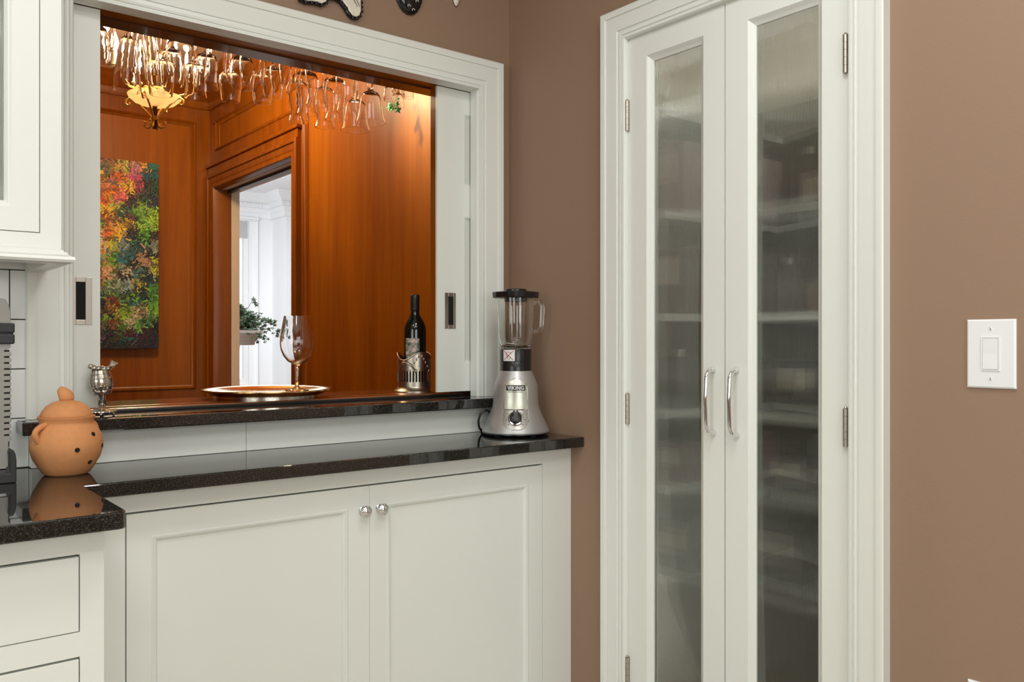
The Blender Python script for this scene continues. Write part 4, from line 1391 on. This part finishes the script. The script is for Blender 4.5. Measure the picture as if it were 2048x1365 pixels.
cl_ = MB().box(xl - .006, xr + .0065, sy - .008, sy + .018, sz0 + .282, sz0 + .3025).box(xl - .006, xr + .0065, sy - .008, sy + .018, sz0 + .3045, sz0 + .325).box(xl - .003, xr + .004, sy - .006, sy + .016, sz0 + .30, sz0 + .307)
obj('clamp', cl_, 'black_soft', st, bevel=.003)
bp = [(xl - .008, 0), (xr + .0075, 0), (xr + .0075, .045), (xr + .006, .058), (xr + .002, .066), (xr - .003, .0685), (xr - .006, .064), (xr - .004, .05), (xr - .004, .020), (xl + .004, .020), (xl + .004, .05), (xl + .006, .064), (xl + .003, .0685), (xl - .002, .066), (xl - .0065, .058), (xl - .008, .045)]
obj('foot', MB().prism(bp, lambda u, v: (u, sy - .022, sz0 + v), lambda u, v: (u, sy + .032, sz0 + v)), 'black_soft', st, bevel=.002)

# ------------------------------------------------------------------ blender
bX, bY, bZ = 1.645, 2.042, .9153
BA = -math.radians(38.9)
bl = thing('blender', 'brushed silver countertop blender with glass jar and black lid', 'blender', (bX, bY, bZ), BA)
base = [(0, .0085), (.1030, .0085), (.1040, .0105), (.1035, .0150), (.0945, .034), (.0850, .054), (.0775, .071), (.0725, .086), (.0702, .100), (.0690, .125), (.0680, .148), (.0662, .157), (.0630, .166), (.0555, .183), (.0495, .1965), (0, .1965)]


def br_(z):
    for (r0, z0), (r1, z1) in zip(base[1:-1], base[2:-1]):
        if z0 <= z <= z1:
            return r0 + (r1 - r0) * (z - z0) / max(z1 - z0, 1e-6)
    return .05


obj('motor_base', MB().lathe(base, 64), 'alu', bl, local=True, smooth=50)
obj('underside', MB().lathe([(0, .0035), (.098, .0035), (.1025, .0055), (.1025, .0084), (0, .0084)], 48), 'black', bl, local=True, smooth=40)
for k in range(4):
    a = k * PI / 2 + PI / 4
    obj('rubber_foot', MB().lathe([(0, 0), (.010, 0), (.010, .0034), (0, .0034)], 14, (.075 * math.cos(a), .075 * math.sin(a), 0)), 'black_soft', bl, local=True)
obj('collar', MB().lathe([(0, .197), (.0480, .197), (.0482, .224), (.0475, .225), (.0485, .226), (.0485, .258), (.0470, .2635), (.0440, .264), (0, .264)], 40), 'black', bl, local=True, smooth=40)
jo = [(.0445, .2645), (.0480, .274), (.0525, .287), (.0545, .300), (.0565, .350), (.0590, .4200)]
ji = [(.0560, .4200), (.0535, .350), (.0515, .300), (.0490, .289), (.0440, .277), (.0400, .270), (0, .269)]
lob = lambda a, z: 1 - .045 * max(0, math.cos(4 * a)) ** 6
jm = MB().lathe([(0, .2645)] + jo + ji, 64, fn=lob)
ja = obj('glass_jar', jm, 'jar_glass', bl, local=True, smooth=60)
hpth = [(.0535, 0, .402), (.062, 0, .4105), (.074, 0, .4095), (.0815, 0, .402), (.0832, 0, .390), (.0805, 0, .338), (.0775, 0, .3275), (.070, 0, .3205), (.060, 0, .3175), (.0525, 0, .319)]
obj('jar_handle', MB().tube(hpth, [.0075] + [.0065] * 8 + [.0075], 12), 'jar_glass', ja, local=True, smooth=60)
bld = MB()
for k in range(4):
    a = k * PI / 2 + .3
    bld.add([(.004 * math.cos(a + 1.5), .004 * math.sin(a + 1.5), .276), (.004 * math.cos(a - 1.5), .004 * math.sin(a - 1.5), .276), (.030 * math.cos(a), .030 * math.sin(a), .276 + (.014 if k % 2 else .004)),
             (.004 * math.cos(a + 1.5), .004 * math.sin(a + 1.5), .2775), (.004 * math.cos(a - 1.5), .004 * math.sin(a - 1.5), .2775), (.030 * math.cos(a), .030 * math.sin(a), .2775 + (.014 if k % 2 else .004))],
            [(0, 1, 2), (3, 5, 4), (0, 2, 5, 3), (1, 4, 5, 2), (0, 3, 4, 1)])
obj('blade', bld, 'steel', bl, local=True)
gm = MB()
for k in range(5):
    z = .300 + .022 * k
    r = .0530 + (z - .300) * .0375
    for da in (-.95,):
        a = -PI / 2 + da
        gm.tube([(r * 1.015 * math.cos(a + q * .05), r * 1.015 * math.sin(a + q * .05), z) for q in range(3)], .0006, 5)
obj('measure_marks', gm, 'sticker', ja, local=True)
lid = []
for k in range(16):
    a = 2 * PI * k / 16
    r = .0665 if k % 4 in (1, 3) else (.0735 if k % 4 == 0 else .0620)
    lid.append((r * math.cos(a), r * math.sin(a)))
ld = obj('lid', MB().prism(lid, lambda u, v: (u * .97, v * .97, .4205), lambda u, v: (u, v, .4400)), 'black', bl, local=True, bevel=.004, bseg=3)
obj('filler_cap', MB().lathe([(0, .4402), (.0340, .4402), (.0340, .4465), (.0320, .4485), (.0260, .4490), (.0250, .4470), (0, .4470)], 36), 'black', ld, local=True, smooth=40)
obj('lid_skirt', MB().lathe([(.0300, .4100), (.0350, .4100), (.0350, .4203), (.0300, .4203)], 36, closed=True), 'black', ld, local=True, smooth=40)


def wrap(u, z, e):
    # wrap front-plate coordinates on the motor base (front is local -y)
    r = br_(z) + e
    a = -PI / 2 + u / (br_(z) + .002)
    return (r * math.cos(a), r * math.sin(a), z)


def plate(zs_, halfw, e, nc=12):
    vs, fs = [], []
    for z, w in zip(zs_, halfw):
        for k in range(nc + 1):
            vs.append(wrap(-w + 2 * w * k / nc, z, e))
    n1 = nc + 1
    for i in range(len(zs_) - 1):
        for k in range(nc):
            fs.append((i * n1 + k, i * n1 + k + 1, (i + 1) * n1 + k + 1, (i + 1) * n1 + k))
    return MB().add(vs, fs)


pz = [.083, .10, .12, .135, .150, .158, .164, .169, .172, .1735]
pw = [.036, .036, .036, .036, .0345, .031, .026, .019, .011, .004]
obj('badge_rim', plate([z if i else z - .003 for i, z in enumerate(pz[:-1])] + [pz[-1] + .002], [w + .003 for w in pw], .0009), 'chrome', bl, local=True, smooth=60)
bg = obj('badge_plate', plate(pz, pw, .0020), plain('badge_metal', (.62, .62, .54), .32, .7, var=.12, bscale=60), bl, local=True, smooth=60)
cz_ = [.024, .027, .031, .038, .048, .060, .072, .080]
cw_ = [.014, .024, .031, .037, .040, .0405, .0395, .038]
obj('control_rim', plate([cz_[0] - .002] + cz_[1:-1] + [cz_[-1] + .001], [w + .002 for w in cw_], .0006), 'chrome', bl, local=True, smooth=60)
cp = obj('control_plate', plate(cz_, cw_, .0014), plain('control_metal', (.42, .41, .38), .35, .8), bl, local=True, smooth=60)
obj('badge_field', plate([.1385, .140, .1535, .155], [.0275, .0295, .0295, .0275], .0032), 'black', bg, local=True, smooth=60)


def wrap_text(s, width, zc, name, mat, parent, e, bold=0.0):
    cu = bpy.data.curves.new(name, 'FONT')
    cu.body = s
    cu.size = 1
    cu.offset = bold
    tmp = bpy.data.objects.new(name, cu)
    COL.objects.link(tmp)
    dg = bpy.context.evaluated_depsgraph_get()
    me = bpy.data.meshes.new_from_object(tmp.evaluated_get(dg))
    bpy.data.objects.remove(tmp)
    xs = [v.co.x for v in me.vertices]
    ys = [v.co.y for v in me.vertices]
    bm = bmesh.new()
    bm.from_mesh(me)
    bmesh.ops.subdivide_edges(bm, edges=[q for q in bm.edges if q.calc_length() > .3], cuts=2)
    x0, x1, y0, y1 = min(xs), max(xs), min(ys), max(ys)
    k = width / (x1 - x0)
    mb = MB()
    bm.verts.index_update()
    mb.add([wrap((v.co.x - (x0 + x1) / 2) * k, zc + (v.co.y - (y0 + y1) / 2) * k, e) for v in bm.verts], [tuple(v.index for v in f.verts) for f in bm.faces])
    bm.free()
    return obj(name, mb, mat, parent, local=True)


wrap_text('VIKING', .050, .1468, 'brand_lettering', 'sticker', bg, .0040, .018)
wrap_text('PROFESSIONAL', .046, .1345, 'small_lettering', 'black', bg, .0030)
kz = .0555
kr = br_(kz)
sl = math.atan2(br_(kz - .01) - br_(kz + .01), .02)
KM = Matrix.Translation((0, -kr - .0015, kz)) @ Matrix.Rotation(PI / 2 - sl, 4, 'X')
kb = MB().lathe([(0, 0), (.0235, 0), (.0235, .003), (.0205, .0055), (0, .0055)], 32).xf(KM)
kq = obj('knob_bezel', kb, 'chrome', bl, local=True, smooth=40)
kb = MB().lathe([(0, .0056), (.0185, .0056), (.0180, .012), (.0160, .0135), (0, .0135)], 32)
kb.box(-.0075, .0075, -.0150, .0205, .0136, .0195)
obj('dial', kb.xf(KM), 'black', kq, local=True, smooth=40, bevel=.0012)
obj('pointer', MB().box(-.0012, .0012, .0150, .0200, .0196, .0199).xf(KM), 'sticker', kq, local=True)
tk = MB()
for q in (-130, -95, -55, 55, 95, 130):
    a = math.radians(90 + q)
    tk.add([tuple(KM @ Vector((r * math.cos(a + s), r * math.sin(a + s), .0012))) for r, s in ((.026, -.03), (.026, .03), (.030, .03), (.030, -.03))], [(0, 1, 2, 3)])
obj('dial_marks', tk, 'black', cp, local=True)
# warning sticker with a red cross on the collar


def wrapc(u, z, e):
    a = -PI / 2 + u / .049
    return ((.0486 + e) * math.cos(a), (.0486 + e) * math.sin(a), z)


vs = [wrapc(-.0225 + .040 * (i - 4) / 8, z, .0006) for i in range(9) for z in (.2270, .2615)]
sk = obj('sticker', MB().add(vs, [(2 * i, 2 * i + 1, 2 * i + 3, 2 * i + 2) for i in range(8)]), 'sticker', bl, local=True, smooth=60)
cxm = -.0225
for s in (-1, 1):
    obj('red_bar', MB().tube([wrapc(cxm + s * (-.016 + .032 * i / 8), .2300 + .0285 * i / 8, .0009) for i in range(9)], .0015, 6, flat=.5), 'red', sk, local=True)
hd_ = MB()
hd_.tube([wrapc(cxm + .008 * math.cos(q), .2480 + .007 * math.sin(q), .0008) for q in [i * PI / 8 for i in range(0, 13)]], .0005, 5)
hd_.tube([wrapc(cxm + u, z, .0008) for u, z in ((-.002, .241), (-.004, .235), (.001, .231), (.006, .235), (.005, .241))], .0005, 5)
obj('printed_hand', hd_, 'black', sk, local=True)
# power cord looped behind the base on the hatch side
cd = [(.00, .095, .025), (-.05, .105, .012), (-.088, .075, .006), (-.109, .035, .010), (-.116, .015, .035), (-.108, .012, .062), (-.090, .020, .072), (-.078, .035, .055), (-.088, .045, .025), (-.104, .055, .006), (-.105, .085, .004), (-.06, .118, .004)]
sm = []
for i in range(len(cd) - 1):
    p0, p1, p2, p3 = [Vector(cd[max(0, min(len(cd) - 1, j))]) for j in (i - 1, i, i + 1, i + 2)]
    for q in range(6):
        u = q / 6
        sm.append(.5 * ((2 * p1) + (p2 - p0) * u + (2 * p0 - 5 * p1 + 4 * p2 - p3) * u * u + (3 * p1 - p0 - 3 * p2 + p3) * u ** 3))
sm.append(Vector(cd[-1]))
obj('power_cord', MB().tube(sm, .0036, 8), 'black', bl, local=True, smooth=60)

# ------------------------------------------------------------------ wall plates
def wall_plate(name, label, cat, yc, zc, w=.0894, h=.1341):
    t = thing(name, label, cat, (L, yc, zc))
    q = [(-w / 2, -h / 2), (w / 2, -h / 2), (w / 2, h / 2), (-w / 2, h / 2)]
    vs = [(L - .0002, yc + a, zc + b) for a, b in q] + [(L - .0035, yc + a, zc + b) for a, b in q] + [(L - .0062, yc + a * .93, zc + b * .955) for a, b in q]
    fs = [(0, 1, 5, 4), (1, 2, 6, 5), (2, 3, 7, 6), (3, 0, 4, 7), (4, 5, 9, 8), (5, 6, 10, 9), (6, 7, 11, 10), (7, 4, 8, 11), (8, 9, 10, 11), (0, 3, 2, 1)]
    obj('cover_plate', MB().add(vs, fs), 'plate', t)
    for s in (-1, 1):
        sc = MB().lathe([(0, 0), (.0036, 0), (.0030, .0012), (0, .0015)], 16).xf(Matrix.Translation((L - .0062, yc, zc + s * .0485)) @ Matrix.Rotation(-PI / 2, 4, 'Y'))
        b = obj('screw', sc, 'plate', t, smooth=50)
        obj('slot', MB().box(L - .0081, L - .0074, yc - .0004, yc + .0004, zc + s * .0485 - .0025, zc + s * .0485 + .0025), 'hole_shade', b)
    return t


sw_ = wall_plate('light_switch', 'white rocker light switch plate on the brown wall', 'switch', .7069, 1.1787)
q = [(-.0168, -.0330), (.0168, -.0330), (.0168, .0330), (-.0168, .0330)]
obj('switch_frame', MB().frame((.7069 - .0142, .7069 + .0142, 1.1787 - .0305, 1.1787 + .0305), [(.0028, .0004), (.0026, -.0016), (.0006, -.0018), (0, .0002)], lambda u, v, d: (L - .0066 + d, u, v)), 'plate', sw_, smooth=30)
obj('rocker', MB().prism([(-.0300, .0022), (.0005, .0006), (.0300, .0016), (.0300, -.002), (-.0300, -.002)], lambda u, v: (L - .0070 - v, .7069 - .0138, 1.1787 + u), lambda u, v: (L - .0070 - v, .7069 + .0138, 1.1787 + u)), 'plate', sw_)
ou = wall_plate('wall_outlet', 'white outlet plate low on the brown wall under the switch', 'outlet', .7059, .4655)
for s in (-1, 1):
    r = obj('socket', MB().box(L - .0085, L - .0060, .7059 - .0165, .7059 + .0165, .4655 + s * .0195 - .0135, .4655 + s * .0195 + .0135), 'plate', ou, bevel=.001)
    obj('slots', MB().box(L - .0089, L - .0082, .7059 - .0072, .7059 - .0055, .4655 + s * .0195 - .001, .4655 + s * .0195 + .008)
        .box(L - .0089, L - .0082, .7059 + .0055, .7059 + .0072, .4655 + s * .0195 - .001, .4655 + s * .0195 + .008), 'hole_shade', r)

# ------------------------------------------------------------------ ceramic wall ornaments above the hatch
def ornament(name, label, outline, rim, mats, cat='ornament'):
    xs = [p[0] for p in outline]
    zs_ = [p[1] for p in outline]
    t = thing(name, label, cat, (sum(xs) / len(xs), D - .01, min(zs_)))
    return t


def offs(poly, d):
    out = []
    n = len(poly)
    ar = sum(poly[i][0] * poly[(i + 1) % n][1] - poly[(i + 1) % n][0] * poly[i][1] for i in range(n))
    sg = 1 if ar > 0 else -1
    for i in range(n):
        a, b, c = Vector(poly[i - 1]), Vector(poly[i]), Vector(poly[(i + 1) % n])
        e1, e2 = (b - a).normalized(), (c - b).normalized()
        nn = Vector((e1.y + e2.y, -(e1.x + e2.x)))
        if nn.length > 1e-6:
            nn.normalize()
        out.append((b.x + nn.x * d * sg, b.y + nn.y * d * sg))
    return out


OB = [(1.005, 2.170), (1.010, 2.152), (1.026, 2.1485), (1.044, 2.152), (1.058, 2.1535), (1.074, 2.1525), (1.088, 2.1620), (1.097, 2.178), (1.118, 2.182), (1.135, 2.176), (1.150, 2.162), (1.160, 2.148),
      (1.172, 2.1405), (1.185, 2.1415), (1.195, 2.150), (1.200, 2.165), (1.199, 2.190), (1.205, 2.230), (1.200, 2.275), (1.160, 2.310), (1.090, 2.320), (1.030, 2.300), (1.000, 2.260), (.995, 2.210)]
t1 = thing('ceramic_lizard', 'white ceramic wall ornament with black scalloped edge above the hatch', 'ornament', (1.1, D - .01, 2.14))
obj('back', MB().prism(offs(OB, .003), lambda u, v: (u, D - .0005, v), lambda u, v: (u, D - .012, v)), 'ceramic_b', t1, bevel=.003)
obj('face', MB().prism(offs(OB, -.0035), lambda u, v: (u, D - .0122, v), lambda u, v: (u, D - .019, v)), 'ceramic_w', t1, bevel=.003)
for i in range(len(OB)):
    for u in (0, .5):
        a, b = Vector(OB[i]), Vector(OB[(i + 1) % len(OB)])
        p = a.lerp(b, u)
        if (b - a).length < .02 and u > 0:
            continue
        sp_ = MB().sphere((0, 0, 0), .0052, 10, (1, .35, 1))
        obj('edge_dot', sp_.xf(Matrix.Translation((p.x, D - .0165, p.y))), 'ceramic_b', t1, smooth=180)
for k in range(2):
    obj('stripe', MB().tube([(1.160 + .012 * k, D - .0192, 2.205), (1.176 + .010 * k, D - .0192, 2.185), (1.185 + .006 * k, D - .0192, 2.172 + .002 * k)], [.0015, .002, .0012], 6, flat=.5), 'ceramic_b', t1)
t2 = thing('ceramic_mask', 'glossy black ceramic wall ornament with pale marks above the hatch', 'ornament', (1.365, D - .01, 2.2))
mk = MB().sphere((0, 0, 0), 1, 32, (.047, .022, .075))
mk.v = [(x, min(y, 0) - .0005, z) for x, y, z in mk.v]
obj('face', mk.xf(Matrix.Translation((1.366, D, 2.277))), 'ceramic_b', t2, smooth=60)
rp_ = [(1.366 + .047 * math.cos(q), D - .005, 2.277 + .076 * math.sin(q)) for q in [2 * PI * i / 48 for i in range(48)]]
obj('beaded_rim', MB().tube(rp_, [.0042 if i % 2 else .0032 for i in range(48)], 8, closed=True), 'ceramic_b', t2, smooth=60)
for (u, v) in ((-.012, .002), (.002, .004), (.018, .014), (-.025, -.018), (.022, -.022), (-.006, -.042), (.010, -.050)):
    obj('pale_mark', MB().tube([(1.366 + u + .005 * math.cos(q), D - .0222 + 60 * ((u / .047) ** 2 + ((v - .03) / .09) ** 2) * .00012, 2.262 + v + .004 * math.sin(q)) for q in [i * .8 for i in range(6)]], .001, 5), 'ceramic_w', t2)
t3 = thing('ceramic_drop', 'smooth white ceramic wall ornament beside the black one', 'ornament', (1.5433, D - .01, 2.2686))
dr = MB().sphere((0, 0, 0), 1, 28, (.024, .014, .07))
dr.v = [(x * (1 + .35 * z / .07), min(y, 0) - .0005, z) for x, y, z in dr.v]
obj('body', dr.xf(Matrix.Translation((1.5433, D, 2.338))), 'ceramic_w', t3, smooth=60)
ol = [(1.5433 + .0245 * math.cos(q) * (1 + .35 * math.sin(q)), D - .0012, 2.338 + .0705 * math.sin(q)) for q in [2 * PI * i / 40 for i in range(40)]]
obj('dark_edge', MB().tube(ol, .0012, 6, closed=True), 'ceramic_b', t3, smooth=60)
